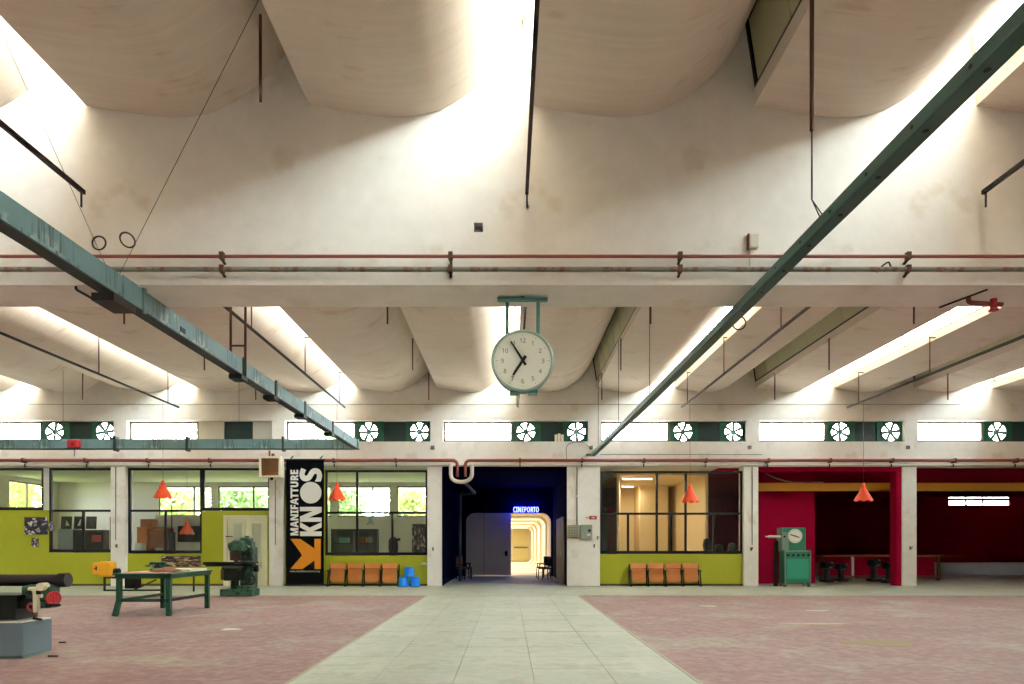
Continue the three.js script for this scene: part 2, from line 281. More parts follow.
// ---------------------------------------------------------------- strip windows and fan panels in the end wall
const bayName = { '-3': 'over the workshop room with the framed pictures', '-2': 'over the white double door', '-1': 'over the black banner bay', 0: 'over the dark portal', 1: 'over the beige lit room', 2: 'over the crimson bay', 3: 'over the outermost dark bay' };
const fanBlade = (() => { const s = poly([[0.02, -0.04], [0.32, -0.057], [0.32, 0.057], [0.02, 0.04]]); return extr(s, 0.008); })();
for (const k of openings) {
  const o = BAY * k, a = wx(443 + o), b = wx(513 + o), c = wx(588.5 + o), y0 = wy(441.5), y1 = wy(420.5), z = -WALL - 0.25, mid = (a + b) / 2;
  const w = struct('window_' + (++windowCount), null, null, 'high strip window ' + bayName[k], [mid, y0, z]);
  wpart(w, 'frame', [span(a, b, y0, y0 + 0.09, z - 0.04, z + 0.04), span(a, b, y1 - 0.06, y1, z - 0.04, z + 0.04), span(a, a + 0.06, y0, y1, z - 0.04, z + 0.04), span(b - 0.08, b, y0, y1, z - 0.04, z + 0.04)], M.winFrame);
  wpart(w, 'pane', sheet(a + 0.06, b - 0.08, y0 + 0.09, y1 - 0.06, z), M.pane);
  if (k === -2) {
    const p = struct('trim_' + (++windowCount), null, null, 'beige boards and a dark square board closing the strip opening', [b, y0, z]);
    wpart(p, 'board', span(b, wx(222), y0, y1, z - 0.04, z + 0.08), M.offwhite); wpart(p, 'board', span(wx(251), c, y0, y1, z - 0.04, z + 0.08), M.offwhite);
    wpart(p, 'dark_board', span(wx(222), wx(251), y0, y1, z - 0.04, z + 0.05), M.fanDark); continue;
  }
  const R = 0.325, f1 = wx(526 + o), f2 = wx(577 + o), yc = (y0 + y1) / 2;
  const panel = struct('trim_' + (++windowCount), null, null, 'dark green fan panel ' + bayName[k], [(b + c) / 2, y0, z]);
  for (const [x0, x1, f] of [[b, wx(541 + o), f1], [wx(563.5 + o), c, f2]]) {
    const s = poly([[x0, y0], [x1, y0], [x1, y1], [x0, y1]]), h = new THREE.Path(); h.absarc(f, yc, R, 0, 2 * Math.PI); s.holes.push(h);
    wpart(panel, 'fan_plate', extr(s, 0.05, 0, 24).translate(0, 0, z + 0.02), M.fanGreen);
  }
  wpart(panel, 'dark_board', span(wx(541 + o) - 0.04, wx(563.5 + o) + 0.04, y0, y1, z - 0.04, z + 0.015), M.fanDark);
  [f1, f2].forEach((f, i) => {
    const t = thing('exhaust_fan', `green exhaust fan, ${i ? 'right' : 'left'} of the pair ${bayName[k]}`, 'fan', [f, yc - R, z], 0, 'exhaust fans along the end wall');
    part(t, 'rim', new THREE.TorusGeometry(R, 0.022, 8, 36).translate(0, R, 0.08), M.fanGreen);
    part(t, 'hub', rod(V(0, R, -0.02), V(0, R, 0.1), 0.07, 16), M.teal);
    const off = rr(0, 1);
    for (let j = 0; j < 6; j++) part(t, 'blade', fanBlade.clone().rotateX(0.15).rotateZ(off + j * Math.PI / 3).translate(0, R, 0.03), M.dull);
  });
  if (k === 0) for (let i = 0; i < 3; i++) single('paper_packet', ['first', 'second', 'third'][i] + ' of three small beige packets on the sill between the fans over the portal', 'packet', span(wx(555 + i * 3.2), wx(557.6 + i * 3.2), y0, wy(434 - i % 2), z + 0.04, z + 0.14), M.cream, 'packets on the fan sill');
  single('junction_box', 'small dark junction box below the fans ' + bayName[k], 'junction box', rb(0.12, 0.12, 0.06, 0.015, wx(591 + o), wy(447.5), -WALL + 0.03), M.dull);
}

// ---------------------------------------------------------------- lower end wall: glazed partitions and lime panels
const PZ = -WALL - 0.2;
function glazed(label, x0, x1, y0, y1, bars, panes, d = WALL + 0.2) {   // bars: [x0,y0,x1,y1] in survey pixels, panes: rectangles
  const w = struct('window_' + (++windowCount), null, null, label, [(wx(x0) + wx(x1)) / 2, wy(y1), PZ]);
  const t = 0.075, a = wx(x0), b = wx(x1), lo = wy(y1), hi = wy(y0);
  wpart(w, 'frame', [span(a, b, lo, lo + t * 1.4, PZ - 0.04, PZ + 0.04), span(a, b, hi - t, hi, PZ - 0.04, PZ + 0.04), span(a, a + t, lo, hi, PZ - 0.04, PZ + 0.04), span(b - t, b, lo, hi, PZ - 0.04, PZ + 0.04)], M.frame);
  for (const [p, q, r, s] of bars) wpart(w, 'glazing_bar', p === r ? span(wx(p) - t / 2, wx(p) + t / 2, wy(s), wy(q), PZ - 0.035, PZ + 0.035) : span(wx(p), wx(r), wy(q) - t / 2, wy(q) + t / 2, PZ - 0.038, PZ + 0.038), M.frame);
  for (const [p, q, r, s] of panes) wpart(w, 'pane', sheet(wx(p), wx(r), wy(s), wy(q), PZ + 0.004), M.pane);
  return w;
}
glazed('black framed high glazing left of the white post', -33, 40.5, 467.5, 510, [], [[-33, 467.5, 40.5, 510]]);
glazed('black framed window in front of three framed pictures', 46, 110.6, 467.5, 552.5, [[46, 510.5, 110.6, 510.5], [80, 510.5, 80, 552.5]], [[46, 467.5, 110.6, 510], [46, 511, 80, 552], [80, 511, 110.6, 552]]);
glazed('black framed window behind the workbench', 125.5, 200, 467.5, 553.5, [[125.5, 510.5, 200, 510.5], [163, 510.5, 163, 553.5]], [[125.5, 467.5, 200, 510], [125.5, 511, 163, 553], [163, 511, 200, 553]]);
glazed('black framed glazing above the white double door', 200, 268.6, 467.5, 510.5, [], [[200, 467.5, 268.6, 510]]);
glazed('black framed window right of the banner', 324, 427.2, 469.5, 555.5, [[324, 512.5, 427.2, 512.5], [356, 469.5, 356, 555.5], [391.5, 512.5, 391.5, 555.5]], [[324, 469.5, 356, 512], [356, 469.5, 427, 512], [324, 513, 356, 555], [356, 513, 391.5, 555], [391.5, 513, 427, 555]]);
glazed('black framed window of the beige lit room', 600.4, 744.2, 470.5, 554, [[600.4, 513.5, 744.2, 513.5], [658, 470.5, 658, 554], [687, 470.5, 687, 554], [629, 513.5, 629, 554], [672.5, 513.5, 672.5, 554], [715.5, 513.5, 715.5, 554]],
  [[600, 470, 658, 513], [658, 470, 687, 513], [687, 470, 744, 513], [600, 514, 629, 554], [629, 514, 658, 554], [658, 514, 672.5, 554], [672.5, 514, 687, 554], [687, 514, 715.5, 554], [715.5, 514, 744, 554]]);
const limePanels = struct('wall_partition', null, null, 'lime green panels under the glazed partitions');
const lime = (x0, x1, y0, y1 = 586) => wpart(limePanels, 'lime_panel', span(wx(x0), wx(x1), y1 === 586 ? 0 : wy(y1), wy(y0), PZ - 0.06, PZ + 0.06), M.lime);
lime(-33, 46, 510); lime(46, 110.6, 552.7); lime(125.5, 200, 553.7); lime(200, 222, 510.7); lime(266, 268.6, 510.7); lime(222, 266, 510.7, 515); lime(283.4, 324, 469.5); lime(324, 427.2, 555.7); lime(600.4, 744.2, 554.2);
for (const [a, b] of [[-33, 110.6], [125.5, 222], [324, 427.2], [600.4, 744.2]]) wpart(limePanels, 'skirting', span(wx(a), wx(b), 0, 0.07, PZ + 0.06, PZ + 0.075), M.skirting);
wpart(limePanels, 'white_post', span(wx(40.5), wx(46), wy(510), wy(467), PZ - 0.05, PZ + 0.05), M.white);
// white double door
{
  const d = struct('door_1', null, null, 'cream double door with narrow glass panes in the lime panel', [wx(244), 0, PZ]);
  wpart(d, 'door_frame', [span(wx(222), wx(225.5), 0, wy(515), PZ - 0.08, PZ + 0.09), span(wx(262.5), wx(266), 0, wy(515), PZ - 0.08, PZ + 0.09), span(wx(225.5), wx(262.5), wy(518.5), wy(515), PZ - 0.08, PZ + 0.09)], M.creamDoor);
  for (const [a, b, p, q] of [[225.5, 244, 231.5, 240.5], [244, 262.5, 250.5, 259.5]]) {
    const s = poly([[wx(a) + 0.01, 0.01], [wx(b) - 0.01, 0.01], [wx(b) - 0.01, wy(519)], [wx(a) + 0.01, wy(519)]]); s.holes.push(poly([[wx(p), wy(560)], [wx(q), wy(560)], [wx(q), wy(523.5)], [wx(p), wy(523.5)]], THREE.Path));
    const leaf = wpart(d, 'door_leaf', extr(s, 0.05).translate(0, 0, PZ), M.creamDoor);
    wpart(d, 'pane', sheet(wx(p), wx(q), wy(560), wy(523.5), PZ + 0.028), M.pane);
  }
  wpart(d, 'push_bar', bar(V(wx(224.5), wy(536.5), PZ + 0.1), V(wx(231.5), wy(536.5), PZ + 0.1), 0.03, 0.03), M.iron);
}
// rooms behind the end wall
const RZ0 = -WALL - 0.5, ROOM = 29.5, RC = 4.12;
struct('roof', [span(XL, 7.4, RC, RC + 0.25, RZ0, -34), span(2.5, 7.4, RC, RC + 0.25, -34, -50.2), span(7.4, 42.2, RC, RC + 0.25, RZ0, -38), span(7.3, 42.2, 6.85, 7.0, -37.9, -55.2)], M.roofing, 'flat roof over the rear rooms');
const shellRoom = (x0, x1, d, t = 0.15) => [span(x0 - t, x0, 0, RC, RZ0, -d), span(x1, x1 + t, 0, RC, RZ0, -d)];
{ // daylit rooms with windows in their back wall
  const rx = (px) => X(px, ROOM), ry = (py) => Y(py, ROOM), x0 = -19.5, x1 = wx(441.5) - 0.02, lo = ry(517), hi = ry(486);
  const g = [span(x0, x1, 0, lo, -ROOM, -ROOM - 0.2), span(x0, x1, hi, RC, -ROOM, -ROOM - 0.2)], holes = [0, 1, 2, 3, 4]; let last = x0;
  for (const k of holes) { const a = rx(158 + 59.7 * k), b = Math.min(x1 - 0.1, rx(211.5 + 59.7 * k)); g.push(span(last, a, lo, hi, -ROOM, -ROOM - 0.2)); last = b; }
  g.push(span(last, x1, lo, hi, -ROOM, -ROOM - 0.2));
  struct('wall_back', g, M.roomWall, 'pale back wall of the glazed workshop rooms');
    struct('wall_side', [span(x0 - 0.15, x0, 0, 2.55, RZ0, -ROOM), span(x0 - 0.15, x0, 3.95, RC, RZ0, -ROOM), span(x0 - 0.15, x0, 2.55, 3.95, RZ0, -26.6), span(x0 - 0.15, x0, 2.55, 3.95, -28.7, -ROOM), span(x1 - 0.13, x1, 0, RC, RZ0, -ROOM)], M.roomWall, 'pale side walls of the glazed workshop rooms');
  { const w = struct('window_' + (++windowCount), null, null, 'side window of the workshop room looking onto a tree', [x0 - 0.08, 2.55, -27.6]); wpart(w, 'frame', [span(x0 - 0.1, x0 - 0.05, 2.55, 2.61, -26.6, -28.7), span(x0 - 0.1, x0 - 0.05, 3.89, 3.95, -26.6, -28.7), span(x0 - 0.1, x0 - 0.05, 2.55, 3.95, -27.62, -27.68)], M.winFrame); wpart(w, 'pane', span(x0 - 0.08, x0 - 0.075, 2.55, 3.95, -26.6, -28.7), M.pane); }
  for (const k of holes) {
    const a = rx(158 + 59.7 * k), b = Math.min(x1 - 0.1, rx(211.5 + 59.7 * k)), z = -ROOM - 0.1;
    const w = struct('window_' + (++windowCount), null, null, 'back window of a workshop room looking onto trees', [(a + b) / 2, lo, z]);
    wpart(w, 'frame', [span(a, b, lo, lo + 0.06, z - 0.03, z + 0.03), span(a, b, hi - 0.06, hi, z - 0.03, z + 0.03), span(a, a + 0.05, lo, hi, z - 0.03, z + 0.03), span(b - 0.05, b, lo, hi, z - 0.03, z + 0.03)], M.winFrame);
    if (b - a > 1.6) { const m = a + (b - a) * 0.66; wpart(w, 'mullion', span(m - 0.03, m + 0.03, lo, hi, z - 0.03, z + 0.03), M.frame); wpart(w, 'pane', sheet(a + 0.05, m - 0.03, lo + 0.06, hi - 0.06, z + 0.003), M.pane); wpart(w, 'pane', sheet(m + 0.03, b - 0.05, lo + 0.06, hi - 0.06, z + 0.003), M.pane); }
    else wpart(w, 'pane', sheet(a + 0.05, b - 0.05, lo + 0.06, hi - 0.06, z + 0.003), M.pane);
  }
}
{ // room with a beige lit back room
  const x0 = wx(586), x1 = wx(759), d = 25.2, q = (px) => X(px, d), r = (py) => Y(py, d);
  struct('wall_inner_side', [span(x0 - 0.12, x0, 0, RC, RZ0, -50), span(x1 - 0.15, x1 - 0.02, 0, RC, RZ0, -24.6), span(x0, 7.3, 0, RC, -50, -50.2)], M.roomWall, 'pale walls of the long unlit room right of the portal');
  part(floor, 'room_floor', span(x0, 7.42, -0.2, 0, -34, -50), M.path);

  struct('wall_beige', [span(5.1, q(705.5) + 0.1, 0, RC, -31, -31.2), bar(V(q(619) - 0.04, RC / 2, -d), V(5.12, RC / 2, -31.2), 0.09, RC), span(q(705.5), q(705.5) + 0.1, 0, RC, -d, -31), span(q(619), q(705.5), 4.0, RC - 0.01, -d, -31), span(X(640, 29.6), X(668, 29.6), 0, 4.0, -29.6, -31)], M.beigeRoom, 'beige walls of the lit back room');
  [[619, 653, 479, 26.0], [619, 634, 486.8, 29.3]].forEach(([a, b, y, dd], i) => {
    const xa = X(619, dd) + 0.1, xb = X(b, dd), yy = Y(y, dd), t = thing('tube_lamp', i ? 'shorter fluorescent tube lamp deeper in the beige back room' : 'long fluorescent tube lamp nearest the glass in the beige back room', 'lamp', [(xa + xb) / 2, yy, -dd], 0, 'tube lamps in the beige room');
    wpart(t, 'housing', span(xa, xb, yy + 0.03, 3.995, -dd - 0.08, -dd + 0.08), M.white);
    const tb = wpart(t, 'tube', span(xa + 0.03, xb - 0.03, yy - 0.03, yy + 0.03, -dd - 0.04, -dd + 0.04), new THREE.MeshStandardMaterial({ color: '#ffffff', emissive: '#fff0d8', emissiveIntensity: 1.6 }));
    const l = new THREE.RectAreaLight('#fff0dc', 140, xb - xa, 0.12); l.position.set(0, -0.05, 0); l.rotation.x = -Math.PI / 2; t.add(l);
  });
  // dark gear on the sill side of the dark room
  for (const [px, h] of [[707, 1.55], [719, 1.35], [732, 1.4]]) { const t = thing('stacked_gear', 'dark upright covered stand behind the glass, ' + (px === 707 ? 'nearest the beige opening' : px === 719 ? 'middle of three' : 'nearest the pillar'), 'stand', [X(px, 24.5), 0, -24.5], 0, 'dark stands behind the glass'); part(t, 'pole', cylY(0.03, 0.03, h), M.black); part(t, 'cover', lathe([[0.001, h + 0.1], [0.12, h + 0.05], [0.16, h - 0.15], [0.12, h - 0.4], [0.2, h - 0.7], [0.16, h - 0.9]], 12), M.black); part(t, 'base', cylY(0.2, 0.2, 0.03), M.black); }
}
{ // portal corridor
  const x0 = wx(442), x1 = wx(567), PD = 30.7, g = (px) => X(px, PD), yt = Y(513, PD);
  struct('wall_portal', [span(x0 - 0.12, x0, 0, 4.0, -WALL - 0.5, -PD), span(x1, x1 + 0.12, 0, 4.0, -WALL - 0.5, -PD), span(x0 - 0.12, x1 + 0.12, 3.99, RC - 0.01, -WALL - 0.5, -PD), span(x0, x0 + 0.02, 0, wy(467), -WALL - 0.03, -WALL - 0.52), span(x1 - 0.02, x1, 0, wy(467), -WALL - 0.03, -WALL - 0.52), span(x0, x1, wy(468.5), wy(466.6), -WALL - 0.03, -WALL - 0.52)], M.navy, 'dark navy corridor walls of the portal');
  const s = poly([[x0, 0], [x1, 0], [x1, 3.99], [x0, 3.99]]); s.holes.push(rrect(g(466), g(551), -0.01, yt, 0.42, THREE.Path));
  struct('wall_end', extr(poly([[x0, -0.005], [g(466), -0.005], ...arc(g(466), yt, 0.42, 1), ...arc(g(551), yt, 0.42, -1), [g(551), -0.005], [x1, -0.005], [x1, 3.99], [x0, 3.99]]), 0.15).translate(0, 0, -PD - 0.15), M.navy, 'dark navy end wall with a rounded opening');
  function arc(x, y, r, side) { const out = []; for (let i = 0; i <= 8; i++) { const a = side > 0 ? Math.PI - i * Math.PI / 16 : Math.PI / 2 - i * Math.PI / 16; out.push([x + (side > 0 ? r : -r) + r * Math.cos(a), y - r + r * Math.sin(a)]); } return out; }
  // cream tunnel of stepped ribs
  const tun = struct('wall_tunnel', null, null, 'cream tunnel of stepped rounded ribs');
  const X0 = g(466), X1 = g(551);
  for (let i = 0; i < 9; i++) {
    const za = -PD - 0.15 - i * 2.9, inn = (i % 2) * 0.09, sh = rrect(X0 - 0.5, X1 + 0.5, -0.35, yt + 0.5, 0.4);
    sh.holes.push(rrect(X0 + inn, X1 - inn, 0.01 + inn * 0.2, yt - inn, 0.42, THREE.Path));
    part(tun, 'rib', extr(sh, 2.9, 0, 8).translate(0, 0, za - 2.9), M.cream);
  }
  const end = -PD - 0.15 - 9 * 2.9;
  part(tun, 'end_wall', span(X0, X1, 0, yt, end - 0.1, end), M.cream);
  const dd = -end, td = struct('door_2', null, null, 'pale yellow door at the end of the cream tunnel', [X(520, dd), 0, end]);
  wpart(td, 'door_leaf', span(X(513, dd), X(528.5, dd), 0.05, Y(529, dd), end + 0.01, end + 0.08), S('#e2d494', 0.6)); wpart(td, 'push_bar', span(X(514, dd), X(527.5, dd), 1.15, 1.25, end + 0.09, end + 0.16), M.dull);
  for (const i of [1, 3, 5, 7]) {
    const z = -PD - 0.15 - i * 2.9 - 1.45, t = thing('ceiling_light', ['nearest', 'second', 'third', 'farthest'][(i - 1) / 2] + ' warm light strip across the ceiling of the cream tunnel', 'light', [0.02, yt - 0.13, z], 0, 'light strips in the tunnel');
    part(t, 'diffuser', bx(3, 0.03, 0.25), new THREE.MeshStandardMaterial({ color: '#ffffff', emissive: '#fff0d8', emissiveIntensity: 2 }));
    part(t, 'housing', bx(3.05, 0.02, 0.3, 0, 0.025, 0), M.white);
    const l = new THREE.RectAreaLight('#fff2de', 40, 3, 0.25); l.position.set(0, -0.02, 0); l.rotation.x = -Math.PI / 2; t.add(l);
  }
  // grey sliding leaf over half of the opening
  const dl = struct('door_3', null, null, 'grey sliding door leaf closing the left half of the portal opening', [g(488), 0, -PD]);
  const ls = new THREE.Shape(); ls.moveTo(X0, 0.03); ls.lineTo(g(511), 0.03); ls.lineTo(g(511), yt); ls.lineTo(X0 + 0.42, yt); ls.absarc(X0 + 0.42, yt - 0.42, 0.42, Math.PI / 2, Math.PI); ls.closePath();
  wpart(dl, 'door_leaf', extr(ls, 0.06).translate(0, 0, -PD + 0.01), S('#e4dcc4', 0.6)); wpart(dl, 'seam', span(g(484) - 0.01, g(484) + 0.01, 0.03, yt - 0.02, -PD + 0.07, -PD + 0.078), M.greyPipe);
  wpart(dl, 'handle', [span(g(505), g(507.5), Y(556, PD), Y(551, PD), -PD + 0.07, -PD + 0.1), bar(V(g(506), Y(553, PD), -PD + 0.12), V(g(503.4), Y(553, PD), -PD + 0.12), 0.03, 0.03)], M.black);
  // neon sign
  const tg = new TextGeometry('CINEPORTO', { font: BOLD, size: 0.2, depth: 0.03, curveSegments: 5 }); tg.computeBoundingBox(); const bw = tg.boundingBox.max.x - tg.boundingBox.min.x, want = X(538.5, PD) - X(513, PD); tg.scale(want / bw, 1.2, 1);
  const ns = thing('neon_sign', 'glowing blue CINEPORTO sign on the dark portal wall', 'sign', [g(513), Y(512.3, PD), -PD + 0.03]);
  part(ns, 'lettering', tg, new THREE.MeshStandardMaterial({ color: '#cfd8ff', emissive: '#8a8aff', emissiveIntensity: 3.2 }));
  part(ns, 'mounting_rail', bx(want, 0.02, 0.03, want / 2, 0.1, -0.015), M.black);
  for (const u of [0.2, 0.8]) { const l = new THREE.PointLight('#1430ff', 2.4, 0, 2); l.position.set(want * u, 0.12, 0.16); l.castShadow = true; l.shadow.radius = 3; ns.add(l); }
  // open door leaf against the corridor's right wall, lever machine and chairs
  const ol = struct('door_4', null, null, 'open grey beige door leaf against the right wall of the portal', [x1 - 0.1, 0, -25]);
  wpart(ol, 'door_leaf', span(x1 - 0.1, x1 - 0.04, 0.02, 2.4, -26.9, -24.0), S('#8b8478', 0.6)); wpart(ol, 'edge_strip', span(x1 - 0.11, x1 - 0.03, 0.02, 2.4, -24.0, -23.95), M.greyPipe); wpart(ol, 'handle', rod(V(x1 - 0.14, 1.0, -24.2), V(x1 - 0.14, 1.2, -24.2), 0.015), M.steel);
}
// dark crimson workshop
{
  const x0 = wx(759.5), x1 = 42, xl = 7.42, D = 55;
  struct('wall_dark_room', [span(x0 - 0.15, x0, 0, RC, RZ0, -24.8), span(xl - 0.12, xl, 0, RC, -31, -38), span(xl - 0.12, xl, 0, 6.85, -38, -D), span(x1, x1 + 0.2, 0, 6.85, RZ0, -D), span(xl, x1, RC + 0.25, 6.85, -37.9, -38), span(XR, x1 + 0.2, 0, RC, -WALL - 0.3, -WALL - 0.5), span(xl, x1, RC - 0.06, RC - 0.01, RZ0, -38), span(xl, X(949, D), 0, 6.85, -D, -D - 0.2), span(X(1010, D), x1, 0, 6.85, -D, -D - 0.2), span(X(949, D), X(1010, D), 0, Y(505, D), -D, -D - 0.2), span(X(949, D), X(1010, D), Y(500.8, D), Y(498.2, D), -D, -D - 0.2), span(X(949, D), X(1010, D), Y(495.8, D), 6.85, -D, -D - 0.2)], M.crimson, 'crimson walls and ceiling of the long workshop');
  struct('wall_crimson', [span(x0, X(815, 24.6), 0, RC - 0.06, -24.6, -24.8), span(x0, x0 + 0.06, 0, RC - 0.06, -WALL - 0.5, -24.6)], M.crimson, 'crimson partition behind the green testing machine');
  struct('trim_crimson', [span(wx(897.5), wx(904), 0, wy(466.5), -WALL - 0.05, -WALL - 0.45), span(x0, wx(904), wy(471), wy(466.5), -WALL - 0.1, -WALL - 0.45)], matt('#a50f38'), 'crimson lining of the workshop opening');
  part(floor, 'workshop_floor', span(xl, x1, -0.2, 0.004, -WALL - 0.6, -D), M.path);
  const sw = struct('window_' + (++windowCount), null, null, 'narrow bright window strips in the back of the dark workshop', [X(972, D), Y(505, D), -D - 0.1]);
  for (const [a, b] of [[505, 500.8], [498.2, 495.8]]) for (const [p, q] of [[949, 966], [967, 983], [984, 1010]]) wpart(sw, 'pane', sheet(X(p, D) + 0.02, X(q, D) - 0.02, Y(a, D), Y(b, D), -D - 0.1), M.pane);
  for (const p of [966.5, 983.5]) wpart(sw, 'mullion', span(X(p, D) - 0.06, X(p, D) + 0.06, Y(505, D), Y(495.8, D), -D - 0.14, -D - 0.04), M.black);
}

// ---------------------------------------------------------------- trees outside
function tree(label, x, d, h, r, mat, n) {
  const t = thing('tree', label, 'tree', [x, -0.2, -d], 0, 'trees behind the rear rooms');
  part(t, 'trunk', [cylY(0.2, 0.12, h * 0.55), rod(V(0, h * 0.45, 0), V(r * 0.5, h * 0.75, 0.2), 0.09, 7, 0.04), rod(V(0, h * 0.4, 0), V(-r * 0.5, h * 0.7, -0.2), 0.09, 7, 0.04)], M.bark);
  const pos = [], leaves = [];
  for (let i = 0; i < n; i++) {
    const u = rr(-1, 1), a = rr(0, 6.283), q = Math.pow(rnd(), 0.4), s = Math.sqrt(1 - u * u), lump = 1 + 0.2 * Math.sin(a * 3 + u * 5);
    const c = V(Math.cos(a) * s * r * q * lump, h * 0.62 + u * h * 0.4 * q, Math.sin(a) * s * r * q * lump), e = V(rr(-1, 1), rr(-1, 1), rr(-1, 1)).setLength(rr(0.12, 0.24)), f = V(rr(-1, 1), rr(-1, 1), rr(-1, 1)).setLength(rr(0.06, 0.12));
    for (const v of [c.clone().add(e), c.clone().add(f), c.clone().sub(e), c.clone().sub(e), c.clone().sub(f), c.clone().add(e)]) pos.push(v.x, v.y, v.z);
  }
  const g = new THREE.BufferGeometry(); g.setAttribute('position', new THREE.Float32BufferAttribute(pos, 3)); g.setAttribute('uv', new THREE.Float32BufferAttribute(new Float32Array(pos.length / 3 * 2), 2)); g.computeVertexNormals();
  const m = part(t, 'foliage', g, mat); m.userData.kind = 'stuff';
}
tree('loose pale green tree seen through the high glazing by the white post', -23.2, 30.5, 6.2, 2.4, M.leaf, 4500);
tree('bright yellow green tree behind the orange lamp over the workbench', -18.3, 36.5, 6.4, 1.55, M.leaf, 4500);
tree('bright green tree seen over the white double door', -14.2, 36.5, 6.4, 1.55, M.leaf2, 4500);
tree('tall tree whose top shows in the strip window over the white door', -21.0, 44, 10.2, 2.6, M.leaf, 5000);
tree('tall tree whose top shows in the strip window left of the banner fans', -12.2, 44, 10.0, 2.0, M.leaf2, 4000);
tree('green tree seen just right of the banner', -9.2, 37.5, 5.8, 1.4, M.leaf2, 3600);
tree('yellow green tree seen beside the portal pillar', -5.2, 36.5, 5.8, 1.3, M.leaf, 3600);

// ---------------------------------------------------------------- lamp rails, hanger rods, pendant lamps
const BAR_Y = EYE + 4.45, BAR_X = { '-4': -10.65, '-2': -5.28, 0: 0.33, 2: 5.62, 4: 10.98 };
const litName = { '-4': 'far left, above the framed pictures', '-2': 'crossing towards the banner', 0: 'behind the clock', 2: 'right of the green overhead rail', 4: 'far right, above the crimson bay' };
function lampRail(k, zA, zB, rods, label, x, BAR_Y) {
  const t = thing('lamp_rail', label, 'rail', [x, BAR_Y, zA]);
  wpart(t, 'bar', bar(V(x, BAR_Y, zA), V(x, BAR_Y, zB), 0.04, 0.05), M.iron);
  if (zA > -9) wpart(t, 'end_strut', rod(V(x, BAR_Y, zA + 0.05), V(x, BAR_Y - 0.2, zA + 0.05), 0.012, 6), M.iron);
  for (const z of rods) wpart(t, 'hanger_rod', rod(V(x, BAR_Y, z), V(x, EDGE_Y + 0.07, z), 0.014, 6), M.rustRod);
  for (const z of rods) wpart(t, 'clip', bar(V(x - 0.02, EDGE_Y + 0.05, z), V(EDGE0 + PERIOD * k + 0.05, EDGE_Y + 0.05, z), 0.03, 0.03), M.rustRod);
}
const RODS = [-14, -17.7, -21.3];
for (const k of [-4, -2, 0, 2, 4]) lampRail(k, -22, -9.3, RODS, 'thin dark lamp rail under the far vaults, ' + litName[k], BAR_X[k], BAR_Y);
for (const [k, s] of [[-2, 'left'], [0, 'middle'], [2, 'right']]) lampRail(k, -8.2, 3, [-3, 0], 'dark ' + s + ' lamp rail of three under the near vaults', EDGE0 + PERIOD * k + (k ? 0.0 : -0.08), EYE + 4.25);
for (const k of [-5, -3, -1, 1, 3, 5]) {
  const x = EDGE0 + PERIOD * k - 0.08;
  for (const z of RODS) part(ceiling, 'hanger_rod', rod(V(x, EYE + 4.55, z), V(x, EDGE_Y + 0.03, z), 0.018, 6), M.rustRod);
  if (k !== 1) for (const z of [-6.9, -3]) part(ceiling, 'hanger_rod', rod(V(x - 0.03, EYE + 4.5, z), V(x - 0.03, EDGE_Y + 0.03, z), 0.016, 6), M.rustRod);
}
function pendant(label, x, y, z, top, r = 0.275, h = 0.42, groupName = 'orange pendant lamps') {
  const t = thing('pendant_lamp', label, 'lamp', [x, y, z], 0, groupName), pos = [], N = 48, R = 6, P = [];
  for (let j = 0; j <= R; j++) for (let i = 0; i <= N; i++) {
    const a = i / N * 2 * Math.PI, v = j / R, sc = Math.abs(Math.sin(a * 4)), rad = 0.045 + (r - 0.045) * Math.pow(v, 1.08) * (1 + 0.05 * v * sc), yy = h * (1 - v) - 0.045 * v * v * v * sc;
    P.push(V(rad * Math.cos(a), yy + 0.06, rad * Math.sin(a)));
  }
  for (let j = 0; j < R; j++) for (let i = 0; i < N; i++) { const a = j * (N + 1) + i, b = a + N + 1; for (const q of [a, b, a + 1, a + 1, b, b + 1]) pos.push(P[q].x, P[q].y, P[q].z); }
  const g = new THREE.BufferGeometry(); g.setAttribute('position', new THREE.Float32BufferAttribute(pos, 3)); g.setAttribute('uv', new THREE.Float32BufferAttribute(new Float32Array(pos.length / 3 * 2), 2)); g.computeVertexNormals();
  part(t, 'lamp_shade', g, M.orange); part(t, 'cap', lathe([[0.001, h + 0.16], [0.04, h + 0.15], [0.045, h + 0.08], [0.065, h + 0.075], [0.06, h + 0.03]], 14), M.orange);
  part(t, 'cord', rod(V(0, h + 0.15, 0), V(0, top - y, 0), 0.006, 5), M.redPipe);
  part(t, 'bulb', new THREE.SphereGeometry(0.05, 12, 8).translate(0, 0.15, 0), M.white);
}
pendant('orange conical pendant lamp with scalloped rim above the workbench', X(163, 21), Y(499, 21), -21, BAR_Y - 0.03);
pendant('orange conical pendant lamp with scalloped rim beside the black banner', X(337, 21), Y(501, 21), -21, BAR_Y - 0.03);
pendant('orange conical pendant lamp in front of the beige lit room', X(690, 21), Y(503, 21), -21, BAR_Y - 0.03);
pendant('orange conical pendant lamp in front of the dark crimson bay', X(863.5, 21), Y(502, 21), -21, BAR_Y - 0.03);

